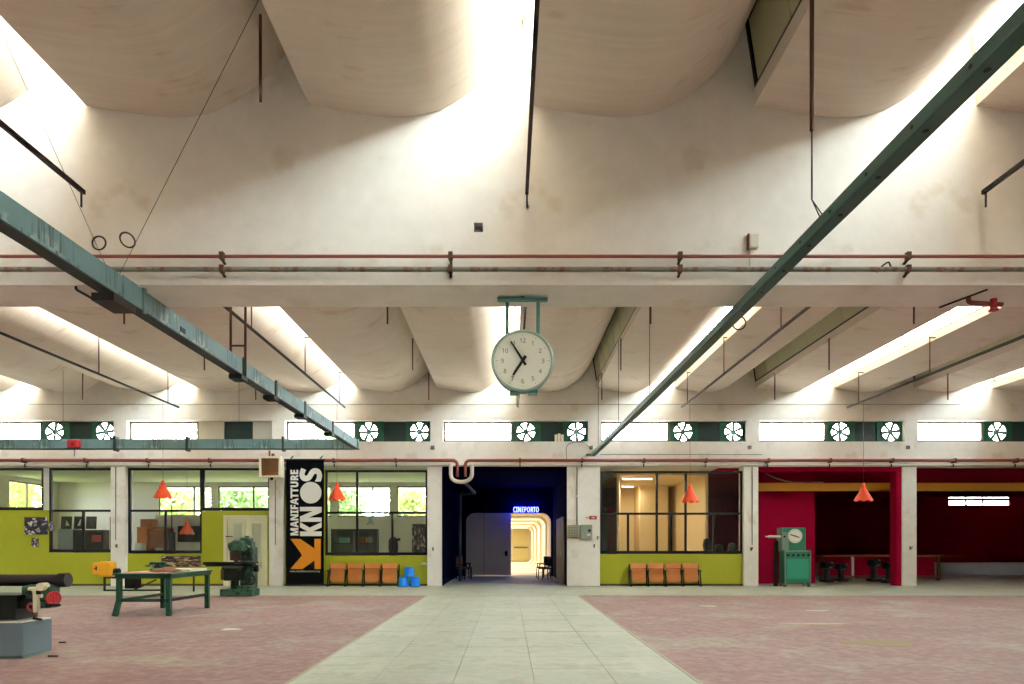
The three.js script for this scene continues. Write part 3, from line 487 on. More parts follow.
// ---------------------------------------------------------------- overhead rails
{
  const t = thing('overhead_rail', 'weathered blue green steel rail hanging across the left of the hall', 'rail', [-4.57, 4.34, -8.3]);
  const yb = EYE + 2.88, yt = EYE + 3.15, x0 = -4.63, x1 = -4.51;
  wpart(t, 'beam', span(x0 + 0.02, x1, yb + 0.015, yt, -20.3, -2), M.rail); wpart(t, 'bottom_flange', span(x0 - 0.04, x1 + 0.012, yb, yb + 0.015, -20.3, -2), M.railDark);
  wpart(t, 'joint_plate', [span(x1, x1 + 0.015, yb + 0.01, yt + 0.005, -8.25, -7.95), span(x1, x1 + 0.03, yb - 0.02, yt + 0.03, -8.43, -8.38)], M.rail);
  wpart(t, 'joint_box', span(x0 - 0.12, x1 + 0.02, yb - 0.09, yb - 0.001, -8.2, -7.75), M.iron);
  for (const z of [-11.6, -13.2, -15.1, -17.5]) wpart(t, 'clamp', [span(x1, x1 + 0.02, yb - 0.03, yt + 0.04, z - 0.05, z + 0.05), span(x0 - 0.08, x1 + 0.02, yb - 0.07, yb, z - 0.14, z + 0.14)], M.railDark);
  for (const z of [-11.6]) { wpart(t, 'hanger_bar', rod(V(x1 + 0.03, yb, z), V(x1 + 0.03, 6.68, z), 0.022, 6), M.rustRod); wpart(t, 'hanger_bar', rod(V(x0 - 0.1, yb, z), V(x0 - 0.1, 6.68, z), 0.022, 6), M.rustRod); wpart(t, 'rung', rod(V(x0 - 0.1, yt + 0.25, z), V(x1 + 0.03, yt + 0.25, z), 0.018, 6), M.rustRod); }
  wpart(t, 'stay_cable', rod(V(x0, yt, -7.9), V(-4.57, 6.7, -5.4), 0.003, 5), M.iron); wpart(t, 'stay_cable', rod(V(x1, yt, -7.9), V(-1.6, 6.63, -5.5), 0.003, 5), M.iron);
  wpart(t, 'cable_ring', new THREE.TorusGeometry(0.075, 0.01, 6, 20).translate(X(99, 7.6), Y(243, 7.6), -7.6), M.iron); wpart(t, 'cable_ring', new THREE.TorusGeometry(0.08, 0.01, 6, 20).rotateY(0.9).translate(X(127.5, 7.6), Y(240, 7.6), -7.6), M.iron);
  wpart(t, 'id_plate', span(x1, x1 + 0.006, yb + 0.06, yb + 0.13, -9.5, -9.35), M.machineDark);
  const c = thing('cross_rail', 'grey green steel rail running along the end wall above the lime panels', 'rail', [-10, yb, -20.45]);
  wpart(c, 'beam', span(XL + 0.02, -4.5, yb + 0.015, yt + 0.03, -20.55, -20.41), M.rail); wpart(c, 'bottom_flange', span(XL + 0.02, -4.48, yb, yb + 0.015, -20.58, -20.38), M.railDark);
  for (const px of [115, 187, 283]) wpart(c, 'clamp', span(X(px - 1, 20.4), X(px + 1, 20.4), yb - 0.06, yt + 0.1, -20.58, -20.36), M.railDark);
  for (const x of [-18.5, -13.4, -8.1]) wpart(c, 'hanger_rod', rod(V(x, yt, -20.48), V(x, 6.66, -20.48), 0.006, 5), M.iron);
  const h = thing('hoist_box', 'small red hoist box sitting on the grey green rail along the end wall', 'hoist', [X(73.5, 20.3), yb + 0.016, -20.32]);
  part(h, 'housing', rb(0.33, 0.24, 0.16, 0.03, 0, 0.12, 0.0), M.red); part(h, 'cover', rb(0.1, 0.14, 0.03, 0.01, 0.02, 0.12, 0.09), S('#7c1018', 0.5)); part(h, 'cord', rod(V(0.03, 0, 0.02), V(0.03, -0.25, 0.02), 0.012, 6), M.black);
}
{
  const t = thing('overhead_rail', 'long dark green steel rail with bolt holes slanting across the right of the hall', 'rail', [2.95, 4.34, -8.3]);
  const yb = EYE + 2.95, sec = (z) => { const u = (-z - 3) / 19.7; return [2.905 - 0.16 * u * u, 3.045 - 0.16 * u * u]; };
  const pos = [], zs = []; for (let i = 0; i <= 24; i++) zs.push(-2.5 - i * 20.1 / 24);
  const ring = (z) => { const [a, b] = sec(z); return [V(a, yb, z), V(b, yb, z), V(b, yb + 0.11, z), V(a, yb + 0.11, z)]; };
  for (let i = 0; i < 24; i++) { const p = ring(zs[i]), q = ring(zs[i + 1]); for (let j = 0; j < 4; j++) { const k = (j + 1) % 4; for (const v of [p[j], q[j], p[k], p[k], q[j], q[k]]) pos.push(v.x, v.y, v.z); } }
  { const p = ring(zs[24]); for (const v of [p[0], p[2], p[1], p[0], p[3], p[2]]) pos.push(v.x, v.y, v.z); }
  const g = new THREE.BufferGeometry(); g.setAttribute('position', new THREE.Float32BufferAttribute(pos, 3)); g.setAttribute('uv', new THREE.Float32BufferAttribute(new Float32Array(pos.length / 3 * 2), 2)); g.computeVertexNormals();
  wpart(t, 'beam', g, M.railGreen);
  for (let z = -3.6; z > -9; z -= 0.62) { const [a, b] = sec(z); wpart(t, 'bolt_hole', new THREE.CylinderGeometry(0.022, 0.022, 0.006, 10).translate((a + b) / 2, yb - 0.001, z), M.black); wpart(t, 'bolt_hole', new THREE.CylinderGeometry(0.016, 0.016, 0.006, 10).rotateZ(Math.PI / 2).translate(a - 0.001, yb + 0.055, z - 0.05), M.black); }
  wpart(t, 'hanger_rod', rod(V(2.86, EYE + 3.9, -6.4), V(2.86, 6.78, -6.4), 0.02, 6), M.rustRod); wpart(t, 'hanger_wire', rod(V(2.86, EYE + 3.25, -6.4), V(2.86, EYE + 3.9, -6.4), 0.008, 6), M.iron);
  wpart(t, 'hanger_fork', [rod(V(2.86, EYE + 3.25, -6.4), V(2.905, yb + 0.1, -6.33), 0.006, 5), rod(V(2.86, EYE + 3.25, -6.4), V(3.04, yb + 0.1, -6.45), 0.006, 5)], M.iron);
  for (const z of [-14, -17.7, -21.3]) wpart(t, 'hanger_rod', rod(V(sec(z)[0] + 0.06, yb + 0.1, z), V(sec(z)[0] + 0.06, 6.72, z), 0.008, 6), M.iron);
  wpart(t, 'cable_ring', new THREE.TorusGeometry(0.09, 0.01, 6, 20).translate(X(739, 9.2), Y(323, 9.2), -9.2), M.iron);
  wpart(t, 'end_bracket', bar(V(2.76, yb + 0.05, -22.6), V(2.70, yb + 0.12, -23.195), 0.08, 0.08), M.railGreen);
}

// ---------------------------------------------------------------- fittings on the cross beam
{
  const z = -BEAM0 + 0.1, zr = -BEAM0 + 0.1, yr = Y(256.3, BEAM0 - 0.1), yg = Y(269.3, BEAM0 - 0.1);
  const a = thing('red_pipe', 'thin rusty red pipe along the front of the cross beam, upper of two', 'pipe', [0, yr, z]); wpart(a, 'tube', rod(V(XL + 0.03, yr, z), V(XR - 0.03, yr, z), 0.02, 10), M.redPipe);
  const b = thing('grey_pipe', 'thicker mottled grey pipe along the front of the cross beam, lower of two', 'pipe', [0, yg, z]); wpart(b, 'tube', rod(V(XL + 0.03, yg, z), V(XR - 0.03, yg, z), 0.03, 10), M.rust);
  for (const px of [-236, -7, 222, 450.5, 680, 908, 1137]) { const x = X(px, BEAM0 - 0.1); for (const [t, y] of [[a, yr], [b, yg]]) wpart(t, 'bracket', [span(x - 0.025, x + 0.025, y - 0.04, y + 0.045, z - 0.03, z + 0.035), bar(V(x, y - 0.03, z), V(x, y - 0.06, -BEAM0 + 0.01), 0.03, 0.018)], M.rustRod); }
  single('wall_hook', 'small bent steel hook on the cross beam above the grey pipe', 'hook', pipe([V(X(881, 8.2), Y(269, 8.2), -BEAM0 - 0.01), V(X(882, 8.2), Y(266, 8.2), -8.18), V(X(888, 8.2), Y(262, 8.2), -8.18), V(X(890, 8.2), Y(268, 8.2), -8.18)], 0.01, 0.03), M.iron);
  const s = thing('switch_box', 'small pale switch box on the cross beam beside the green rail', 'switch box', [X(752, BEAM0), Y(250, BEAM0), -BEAM0 + 0.04]);
  part(s, 'case', rb(0.115, 0.165, 0.08, 0.012, 0, 0.083, 0), M.offwhite); part(s, 'side_plate', span(-0.066, -0.058, -0.01, 0.175, -0.04, 0.03), M.brown); part(s, 'conduit', rod(V(-0.03, -0.2, -0.03), V(-0.03, 0, -0.03), 0.008, 6), M.offwhite);
  // below the beam
  single('iron_bar', 'bent black iron bar under the cross beam beside the blue green rail', 'bar', pipe([V(X(76, 8.33), 4.575, -8.33), V(X(76, 8.33), 4.53, -8.33), V(X(110, 8.9), 4.5, -8.98), V(X(110, 8.9), 4.575, -8.99)], 0.016, 0.03), M.black);
  const v = thing('red_valve', 'red valve pipe hooked under the outer end of the cross beam', 'valve', [X(990, 8.65), 4.3, -8.7]); wpart(v, 'arm', pipe([V(X(971, 8.65), 4.575, -8.7), V(X(971, 8.65), 4.5, -8.7), V(X(1000, 8.65), 4.44, -8.6)], 0.03, 0.05), M.redPipe); wpart(v, 'body', [rod(V(X(992, 8.65), 4.40, -8.62), V(X(992, 8.65), 4.52, -8.62), 0.04, 14), rod(V(X(992, 8.65), 4.37, -8.62), V(X(992, 8.65), 4.385, -8.62), 0.06, 16)], M.red);
  single('slanting_cable', 'thin dark cable clipped slantwise under the cross beam near the red valve', 'cable', rod(V(X(975, 8.62), 4.555, -8.4), V(X(941, 9), 4.555, -9.03), 0.012, 6), M.black);
}
// ---------------------------------------------------------------- clock
{
  const d = 8.69, cx = X(522.5, d), cy = Y(362.8, d), R = 0.382, t = thing('station_clock', 'large round white clock hung on green posts under the cross beam', 'clock', [cx, cy - R, -d]);
  const c = document.createElement('canvas'); c.width = c.height = 512; const q = c.getContext('2d');
  q.fillStyle = '#eaedde'; q.fillRect(0, 0, 512, 512); q.fillStyle = '#4a5048'; q.textAlign = 'center'; q.textBaseline = 'middle'; q.font = '54px sans-serif';
  for (let i = 1; i <= 12; i++) { const a = i * Math.PI / 6; q.fillText(String(i), 256 + 182 * Math.sin(a), 258 - 182 * Math.cos(a)); }
  for (let i = 0; i < 60; i++) { const a = i * Math.PI / 30, r0 = i % 5 ? 232 : 222; q.lineWidth = i % 5 ? 2 : 4; q.strokeStyle = '#9aa090'; q.beginPath(); q.moveTo(256 + r0 * Math.sin(a), 256 - r0 * Math.cos(a)); q.lineTo(256 + 240 * Math.sin(a), 256 - 240 * Math.cos(a)); q.stroke(); }
  const ft = new THREE.CanvasTexture(c); ft.colorSpace = THREE.SRGBColorSpace;
  const face = new THREE.Mesh(new THREE.CircleGeometry(R - 0.02, 64), S('#ffffff', 0.5, 0, { map: ft })); face.name = 'dial'; face.position.set(0, R, 0.1); shade(face); t.add(face);
  part(t, 'case', rod(V(0, R, -0.1), V(0, R, 0.095), R - 0.004, 64), M.teal);
  part(t, 'rim', new THREE.TorusGeometry(R - 0.006, 0.02, 10, 64).translate(0, R, 0.1), S('#9fb4a8', 0.3, 0.4));
  const hand = (a, l, w0, w1, z) => extr(poly([[-w0, -0.07], [w0, -0.07], [w1, l], [-w1, l]]), 0.005).rotateZ(-a).translate(0, R, z);
  part(t, 'hour_hand', hand(213 * Math.PI / 180, 0.22, 0.02, 0.012, 0.108), M.frame); part(t, 'minute_hand', hand(-32 * Math.PI / 180, 0.285, 0.017, 0.009, 0.116), M.frame); part(t, 'hand_cap', rod(V(0, R, 0.1), V(0, R, 0.125), 0.022, 16), M.frame);
  for (const s of [-0.195, 0.2]) part(t, 'post', rod(V(s, 2 * R - 0.06, 0), V(s, 4.5 - (cy - R), 0), 0.024, 14), M.teal);
  part(t, 'crossbar', [bx(0.64, 0.035, 0.07, 0, 4.535 - (cy - R), 0), bx(0.06, 0.02, 0.06, 0, 4.56 - (cy - R), 0)], M.teal);
  for (const u of [-0.1, 0.13]) part(t, 'lower_bracket', bx(0.12, 0.04, 0.16, u, 0, 0), M.teal); part(t, 'pull_cord', rod(V(-0.07, -0.18, 0), V(-0.07, 0, 0), 0.006, 5), M.iron);
}
// ---------------------------------------------------------------- pipes and fittings on the end wall
{
  const z = -WALL + 0.17, zg = -WALL + 0.05, y = Y(460.5, WALL - 0.12), yg = Y(465.2, WALL - 0.12), w = (px) => X(px, WALL - 0.12), v = (py) => Y(py, WALL - 0.12), z2 = -WALL + 0.3;
  const a = thing('red_pipe', 'red pipe along the end wall ending in a down bend left of the portal top', 'pipe', [w(250), y, z]); wpart(a, 'tube', pipe([V(XL + 0.03, y, z), V(w(457.5), y, z), V(w(457.5), v(477), z)], 0.055, 0.18), M.redPipe);
  const b = thing('red_pipe', 'red pipe along the end wall from a bend over the portal to the crimson bay', 'pipe', [w(760), y, z]); wpart(b, 'tube', pipe([V(XR - 0.03, y, z), V(w(465.5), y, z), V(w(465.5), v(477), z)], 0.055, 0.18), M.redPipe);
  const g = thing('grey_pipe', 'pale grey pipe along the foot of the end wall beam', 'pipe', [w(508), yg, z]); wpart(g, 'tube', rod(V(XL + 0.03, yg, zg), V(XR - 0.03, yg, zg), 0.04, 10), M.offwhite);
  for (let px = -100; px < 1140; px += 62) { if (px > 440 && px < 490) continue; wpart(px < 460 ? a : b, 'bracket', span(w(px) - 0.025, w(px) + 0.025, y - 0.08, y + 0.07, -WALL + 0.003, z + 0.06), M.rustRod); wpart(g, 'bracket', span(w(px) - 0.02, w(px) + 0.02, yg - 0.06, yg + 0.05, -WALL + 0.003, zg + 0.045), M.iron); }
  const l = thing('pipe_loop', 'white insulated pipe loop hanging in the top corner of the portal', 'pipe', [w(461), v(482), z]); wpart(l, 'tube', pipe([V(w(451), v(464), z), V(w(451), v(480), z), V(w(462), v(482.5), z - 0.15), V(w(472), v(479), z), V(w(472), v(466), z)], 0.07, 0.2), M.whitePipe);
  single('grey_duct', 'dim blue grey duct running from the pipe loop down the dark portal', 'duct', pipe([V(w(464), v(482), -23.4), V(X(475, 25), Y(493, 25), -25), V(X(460, 26), Y(494, 26), -26), V(X(460, 26.5), 0, -26.5)], 0.06, 0.1), S('#3f5358', 0.6));
  // louvred heater box
  const h = thing('louvre_heater', 'cream boxed heater with brown louvre slats high on the pillar beside the banner', 'heater', [X(270.8, 22.6), Y(477.5, 22.6), -22.6]);
  part(h, 'case', [span(-0.36, -0.29, 0, 0.7, -0.25, 0.1), span(0.29, 0.36, 0, 0.7, -0.25, 0.1), span(-0.29, 0.29, 0, 0.06, -0.25, 0.1), span(-0.29, 0.29, 0.64, 0.7, -0.25, 0.1)], M.cream); part(h, 'back_panel', span(-0.29, 0.29, 0.06, 0.64, -0.25, -0.2), M.darkWood);
  for (let i = 0; i < 9; i++) part(h, 'slat', bx(0.57, 0.03, 0.07).rotateX(0.5).translate(0, 0.1 + i * 0.062, 0.03), S('#9a6a42', 0.6));
  part(h, 'knob', new THREE.SphereGeometry(0.06, 12, 8).translate(0.03, -0.03, 0), M.iron); part(h, 'pipe_stub', [cylY(0.05, 0.05, 0.1, 0.06, 0.7, -0.05), cylY(0.03, 0.03, 0.2, -0.06, 0.7, -0.05)], M.redPipe);
  // boxes right of the portal
  const pz = -WALL + 0.06;
  const e1 = thing('fuse_box', 'beige perforated fuse box beside the portal', 'fuse box', [wx(573), wy(538), pz]); part(e1, 'case', rb(0.38, 0.44, 0.12, 0.02, 0, 0.22, 0), S('#9a967c', 0.6)); for (let i = 0; i < 4; i++) for (let j = 0; j < 4; j++) part(e1, 'knob', bx(0.05, 0.05, 0.02, -0.12 + i * 0.08, 0.08 + j * 0.09, 0.065), M.dull);
  const e2 = thing('control_box', 'grey green control box with rounded corners beside the portal', 'control box', [wx(586), wy(539.5), pz]); part(e2, 'case', rb(0.4, 0.5, 0.14, 0.03, 0, 0.25, 0), S('#8f9583', 0.5)); part(e2, 'dial', rod(V(0.1, 0.3, 0.05), V(0.1, 0.3, 0.1), 0.05, 16), M.black); part(e2, 'catch', bx(0.12, 0.05, 0.03, 0.08, 0.16, 0.075), M.white);
  const cd = thing('conduit', 'thin grey conduit running down the wide pillar to the fuse box', 'conduit', [wx(577), wy(525), pz]); wpart(cd, 'tube', pipe([V(wx(577), wy(525), -WALL + 0.03), V(wx(577), wy(467), -WALL + 0.03)], 0.022, 0.1), M.greyPipe); wpart(cd, 'clip', span(wx(576), wx(578), wy(497), wy(495), -WALL, -WALL + 0.06), M.white);
  single('wall_cable', 'looped dark cable over the strip between portal fans and pillar', 'cable', tube([V(wx(566.5), wy(459), -WALL + 0.02), V(wx(567), wy(446), -WALL + 0.02), V(wx(573), wy(442.8), -WALL + 0.03), V(wx(584), wy(443), -WALL + 0.03), V(wx(592), wy(450), -WALL + 0.1)], 0.012), M.dull);
  const sg = thing('warning_sign', 'small red and white wall sign above the control box', 'sign', [wx(592), wy(519.5), -WALL + 0.02]); part(sg, 'board', bx(0.26, 0.12, 0.012, 0.03, 0.06, 0), M.red); part(sg, 'pictogram', [bx(0.02, 0.07, 0.005, 0.0, 0.06, 0.008), bx(0.05, 0.05, 0.005, 0.06, 0.06, 0.008)], M.white); part(sg, 'tab', bx(0.1, 0.05, 0.01, -0.17, 0.06, 0), S('#d8a0a0', 0.6));
  const hk = (px, py, label) => { const t = thing('wall_bracket', label, 'bracket', [wx(px), wy(py), -WALL + 0.03]); part(t, 'plate', bx(0.05, 0.12, 0.02, 0, 0, -0.02), M.dull); part(t, 'hook', pipe([V(0, 0, -0.02), V(0, -0.02, 0.06), V(0.02, 0.06, 0.07)], 0.012, 0.02), M.iron); };
  hk(597.5, 538, 'small dark bracket on the pillar edge beside the control box'); hk(594, 546, 'lower small bracket on the pillar beside the lit room'); hk(433, 549, 'tiny dark hook on the pillar left of the portal'); hk(751, 549, 'tiny hook on the pillar beside the green testing machine'); hk(910, 548, 'tiny hook on the pillar right of the crimson bay'); hk(117, 546, 'tiny hook on the pillar behind the workbench');
  const cnd = (px, y0, y1, label) => single('conduit', label, 'conduit', rod(V(wx(px), wy(y1), -WALL + 0.02), V(wx(px), wy(y0), -WALL + 0.02), 0.015, 6), M.greyPipe);
  cnd(275.5, 480, 545, 'thin conduit down the pillar under the louvred heater'); cnd(752, 467, 545, 'thin conduit down the pillar beside the testing machine'); cnd(116, 467, 540, 'thin conduit down the pillar behind the yellow machine');
  single('wall_wire', 'thin wire strung across the upper end wall under the vaults', 'wire', rod(V(wx(29), wy(404.5), -WALL + 0.03), V(wx(960), wy(404.5), -WALL + 0.03), 0.01, 5), M.greyPipe);
  single('wall_wire', 'thin wire along the beam over the lit room', 'wire', rod(V(wx(600), wy(454.5), -WALL + 0.02), V(wx(762), wy(454.5), -WALL + 0.02), 0.012, 5), M.greyPipe);
}
// ---------------------------------------------------------------- banner
{
  const c = document.createElement('canvas'); c.width = 384; c.height = 1260; const q = c.getContext('2d');
  const ox = 78, oy = 25, k = 2; q.fillStyle = '#0a0b0e'; q.fillRect(0, 0, 384, 1260);
  const text = (s, x0, x1, y0, y1, font, fill) => { q.save(); q.font = font; const w = q.measureText(s).width; q.translate((x1 - ox) * k, (y1 - oy) * k); q.rotate(-Math.PI / 2); q.scale((y1 - y0) * k / w, 1); q.fillStyle = q.strokeStyle = fill; q.lineWidth = parseFloat(font.slice(5)) > 200 ? 16 : 5; q.textBaseline = 'alphabetic'; q.fillText(s, 0, 0); q.strokeText(s, 0, 0); q.restore(); };
  text('MANIFATTURE', 98, 139, 75, 408, 'bold 106px sans-serif', '#eceae4');
  q.save();
  text('KN', 150, 254, 255, 415, 'bold 286px sans-serif', '#eceae4'); text('S', 150, 254, 66, 138, 'bold 286px sans-serif', '#eceae4');
  q.fillStyle = '#e4e2dc'; q.beginPath(); q.arc((203 - ox) * k, (191 - oy) * k, 54 * k, 0, 7); q.fill(); q.restore();
  q.fillStyle = '#dd8a2c'; const pg = (pts) => { q.beginPath(); pts.forEach(([x, y], i) => i ? q.lineTo((x - ox) * k, (y - oy) * k) : q.moveTo((x - ox) * k, (y - oy) * k)); q.closePath(); q.fill(); };
  pg([[222, 422], [254, 422], [254, 573], [222, 573]]); pg([[100, 422], [150, 422], [222, 470], [222, 530], [160, 573], [100, 573], [158, 505], [150, 490]]); 
  q.fillStyle = '#0a0b0e'; pg([[168, 422], [222, 422], [222, 462]]); pg([[180, 573], [222, 536], [222, 573]]);
  q.fillStyle = '#d8d6d0'; q.font = 'bold 24px sans-serif'; q.textBaseline = 'middle'; const s = 'www.manifattureknos.org', w = q.measureText(s).width; q.save(); q.translate((97 - ox) * k, (584 - oy) * k); q.scale(304 / w, 1); q.fillText(s, 0, 0); q.restore();
  const tx = new THREE.CanvasTexture(c); tx.colorSpace = THREE.SRGBColorSpace;
  const z = -WALL + 0.32, x0 = X(286, WALL - 0.32), x1 = X(324, WALL - 0.32), y0 = Y(585.5, WALL - 0.32), y1 = Y(459.5, WALL - 0.32), t = thing('banner', 'tall black vertical banner reading MANIFATTURE KNOS with an orange K', 'banner', [(x0 + x1) / 2, 0, z]);
  const g = new THREE.PlaneGeometry(x1 - x0, y1 - y0, 8, 20), p = g.attributes.position; for (let i = 0; i < p.count; i++) p.setZ(i, 0.012 * Math.sin(p.getX(i) * 5 + p.getY(i) * 1.3)); g.computeVertexNormals();
  const m = shade(new THREE.Mesh(g.translate(0, (y0 + y1) / 2, 0), new THREE.MeshPhysicalMaterial({ map: tx, roughness: 0.9, specularIntensity: 0.2, side: THREE.DoubleSide }))); m.name = 'cloth'; t.add(m);
  part(t, 'top_rod', rod(V(-0.68, y1, 0), V(0.68, y1, 0), 0.025, 8), M.iron); part(t, 'bottom_rod', rod(V(-0.68, y0 + 0.02, 0), V(0.68, y0 + 0.02, 0), 0.025, 8), M.iron);
  part(t, 'hanger', bar(V(0.5, y1, 0), V(0.5, y1 + 0.16, -0.31), 0.03, 0.03), M.iron); part(t, 'hanger', [bar(V(-0.5, y1, 0), V(-0.5, y1 + 0.16, -0.31), 0.03, 0.03)], M.iron);
}

// ---------------------------------------------------------------- theatre seats, tubs
function seatRow(label, px, py) {
  const d = 23.0, t = thing('theatre_seats', label, 'seats', [X(px, d), 0, -d], 0, 'rows of folding wooden seats'), pitch = 0.59;
  for (let i = 0; i < 4; i++) {
    const x = (i - 1.5) * pitch;
    part(t, 'backrest', [extr(poly([[-0.24, 0], [0.24, 0], [0.265, 0.17], [0.255, 0.19], [-0.255, 0.19], [-0.265, 0.17]]), 0.03, 0.006).rotateX(-0.5).translate(x, 0.6, -0.12), bx(0.48, 0.03, 0.05, x, 0.585, -0.1)], M.wood);
    part(t, 'lower_back', rb(0.46, 0.2, 0.03, 0.012, x, 0.47, -0.1), M.wood);
    const ss = new THREE.Shape(); ss.moveTo(-0.23, 0.24); ss.lineTo(-0.23, 0.08); ss.quadraticCurveTo(-0.21, 0, -0.1, 0); ss.lineTo(0.1, 0); ss.quadraticCurveTo(0.21, 0, 0.23, 0.08); ss.lineTo(0.23, 0.24); ss.closePath();
    const seat = part(t, 'seat', extr(ss, 0.035, 0.006).rotateX(-0.15).translate(x, 0.14, -0.04), M.wood);
    part(seat, 'seat_rail', bx(0.47, 0.022, 0.05, x, 0.375, -0.06), M.darkWood);
  }
  for (let i = 0; i < 5; i++) { const x = (i - 2) * pitch; part(t, 'stand', [bar(V(x, 0, -0.22), V(x, 0.74, -0.28), 0.035, 0.04), bar(V(x, 0, 0.1), V(x, 0.52, -0.05), 0.035, 0.04), bx(0.05, 0.03, 0.34, x, 0.015, -0.06), bx(0.045, 0.035, 0.3, x, 0.53, -0.06)], M.black); }
}
seatRow('row of four folded wooden theatre seats beside the blue tubs', 363, 0);
seatRow('row of four folded wooden theatre seats under the beige lit room window', 665.5, 0);
{
  const tubGeo = () => lathe([[0.001, 0], [0.15, 0], [0.165, 0.02], [0.175, 0.06], [0.155, 0.3], [0.14, 0.33], [0.001, 0.335]], 24);
  const tub = (label, x, y, z) => { const t = thing('tub', label, 'tub', [x, y, z], 0, 'blue tubs'); part(t, 'body', tubGeo(), M.blue); part(t, 'rim', new THREE.TorusGeometry(0.17, 0.014, 8, 28).rotateX(Math.PI / 2).translate(0, 0.03, 0), M.blue); };
  const d = 22.85; tub('bright blue tub on the floor, nearer the wooden seats', X(403.6, d), 0, -d); tub('bright blue tub on the floor, nearer the portal pillar', X(415, d), 0, -d); tub('bright blue tub on top of the other two', X(409.3, d), 0.335, -d);
  const v = thing('wall_tap', 'small pale tap bracket on the lime panel above the blue tubs', 'tap', [wx(424), wy(564), PZ + 0.06]); part(v, 'pipe', pipe([V(0.06, 0, 0), V(0.06, 0, 0.1), V(-0.1, 0, 0.12)], 0.02, 0.04), M.offwhite); part(v, 'handle', bx(0.1, 0.03, 0.03, 0, 0.05, 0.1), M.offwhite);
}
// ---------------------------------------------------------------- workbench and what lies on it
{
  const x0 = -7.72, x1 = -6.62, z0 = -15.15, z1 = -13.35, H = 0.84, cx = (x0 + x1) / 2, cz = (z0 + z1) / 2, t = thing('workbench', 'dark green steel workbench on the red floor with papers on top', 'table', [cx, 0, cz]);
  wpart(t, 'apron', [span(x0, x1, H - 0.1, H - 0.03, z1 - 0.06, z1), span(x0, x1, H - 0.1, H - 0.03, z0, z0 + 0.06), span(x0, x0 + 0.06, H - 0.1, H - 0.03, z0, z1), span(x1 - 0.06, x1, H - 0.1, H - 0.03, z0, z1)], M.tableGreen);
  wpart(t, 'top', span(x0 - 0.03, x1 + 0.03, H - 0.03, H, z0 - 0.03, z1 + 0.03), M.tableGreen);
  wpart(t, 'leg', [bar(V(x0 + 0.06, H - 0.05, z1 - 0.05), V(x0 + 0.06, 0.3, z1 - 0.05), 0.085, 0.085), bar(V(x0 + 0.06, 0.32, z1 - 0.05), V(x0 + 0.0, 0.0, z1 + 0.0), 0.085, 0.085)], M.tableGreen, 'leg kinked outwards at the foot');
  for (const [x, z] of [[x1 - 0.06, z1 - 0.05], [x0 + 0.06, z0 + 0.05], [x1 - 0.06, z0 + 0.05]]) wpart(t, 'leg', span(x - 0.042, x + 0.042, 0, H - 0.03, z - 0.042, z + 0.042), M.tableGreen);
  wpart(t, 'stretcher', span(x0 + 0.06, x1 - 0.06, 0.28, 0.34, z1 - 0.08, z1 - 0.03), M.tableGreen); wpart(t, 'stretcher', span(x0 + 0.04, x0 + 0.09, 0.28, 0.34, z0, z1), M.tableGreen); wpart(t, 'stretcher', span(x1 - 0.09, x1 - 0.04, 0.28, 0.34, z0, z1), M.machineDark);
  const drawer = wpart(t, 'vice_block', [span(x0 + 0.16, x0 + 0.36, H - 0.3, H - 0.1, z1 - 0.3, z1 - 0.06)], M.machineDark);
  single('pink_sheet', 'pink sheet lying on the near half of the workbench', 'sheet', span(x0 + 0.12, x1 - 0.15, H + 0.001, H + 0.02, z1 - 0.85, z1 - 0.06), M.pinkBoard);
  single('cream_sheet', 'cream coloured board lying on the far half of the workbench', 'board', [span(x0 + 0.4, x1 - 0.05, H + 0.001, H + 0.05, z0 + 0.08, z1 - 0.9)], M.paper);
  { // heap of wood shavings
    const g = new THREE.SphereGeometry(1, 28, 12, 0, 6.2832, 0, Math.PI / 2), p = g.attributes.position; for (let i = 0; i < p.count; i++) { const a = Math.atan2(p.getZ(i), p.getX(i)), f = 1 + 0.18 * Math.sin(a * 5) + 0.1 * Math.sin(a * 11 + p.getY(i) * 9); p.setXYZ(i, p.getX(i) * 0.24 * f, p.getY(i) * 0.06 * (1 + 0.3 * Math.sin(a * 7)), p.getZ(i) * 0.34 * f); } g.computeVertexNormals();
    single('coiled_rag', 'crumpled brown rag heap in the middle of the workbench', 'rag', g.translate(cx + 0.2, H + 0.021, z1 - 0.5), M.brown);
  }
  const v = thing('bench_vice', 'green bench vice at the left end of the workbench', 'vice', [x0 + 0.2, H, z0 + 0.5]); part(v, 'base', [rb(0.24, 0.06, 0.3, 0.02, 0, 0.03, 0), rb(0.16, 0.1, 0.16, 0.02, 0, 0.09, 0)], M.tableGreen); part(v, 'jaw', [rb(0.3, 0.08, 0.1, 0.02, 0, 0.16, 0), rb(0.22, 0.1, 0.07, 0.02, 0, 0.15, 0.16)], M.tableGreen); part(v, 'screw', rod(V(0, 0.12, 0.1), V(0, 0.12, 0.34), 0.02), M.steel); part(v, 'handle', rod(V(-0.12, 0.12, 0.33), V(0.12, 0.12, 0.33), 0.012), M.machineDark);
}
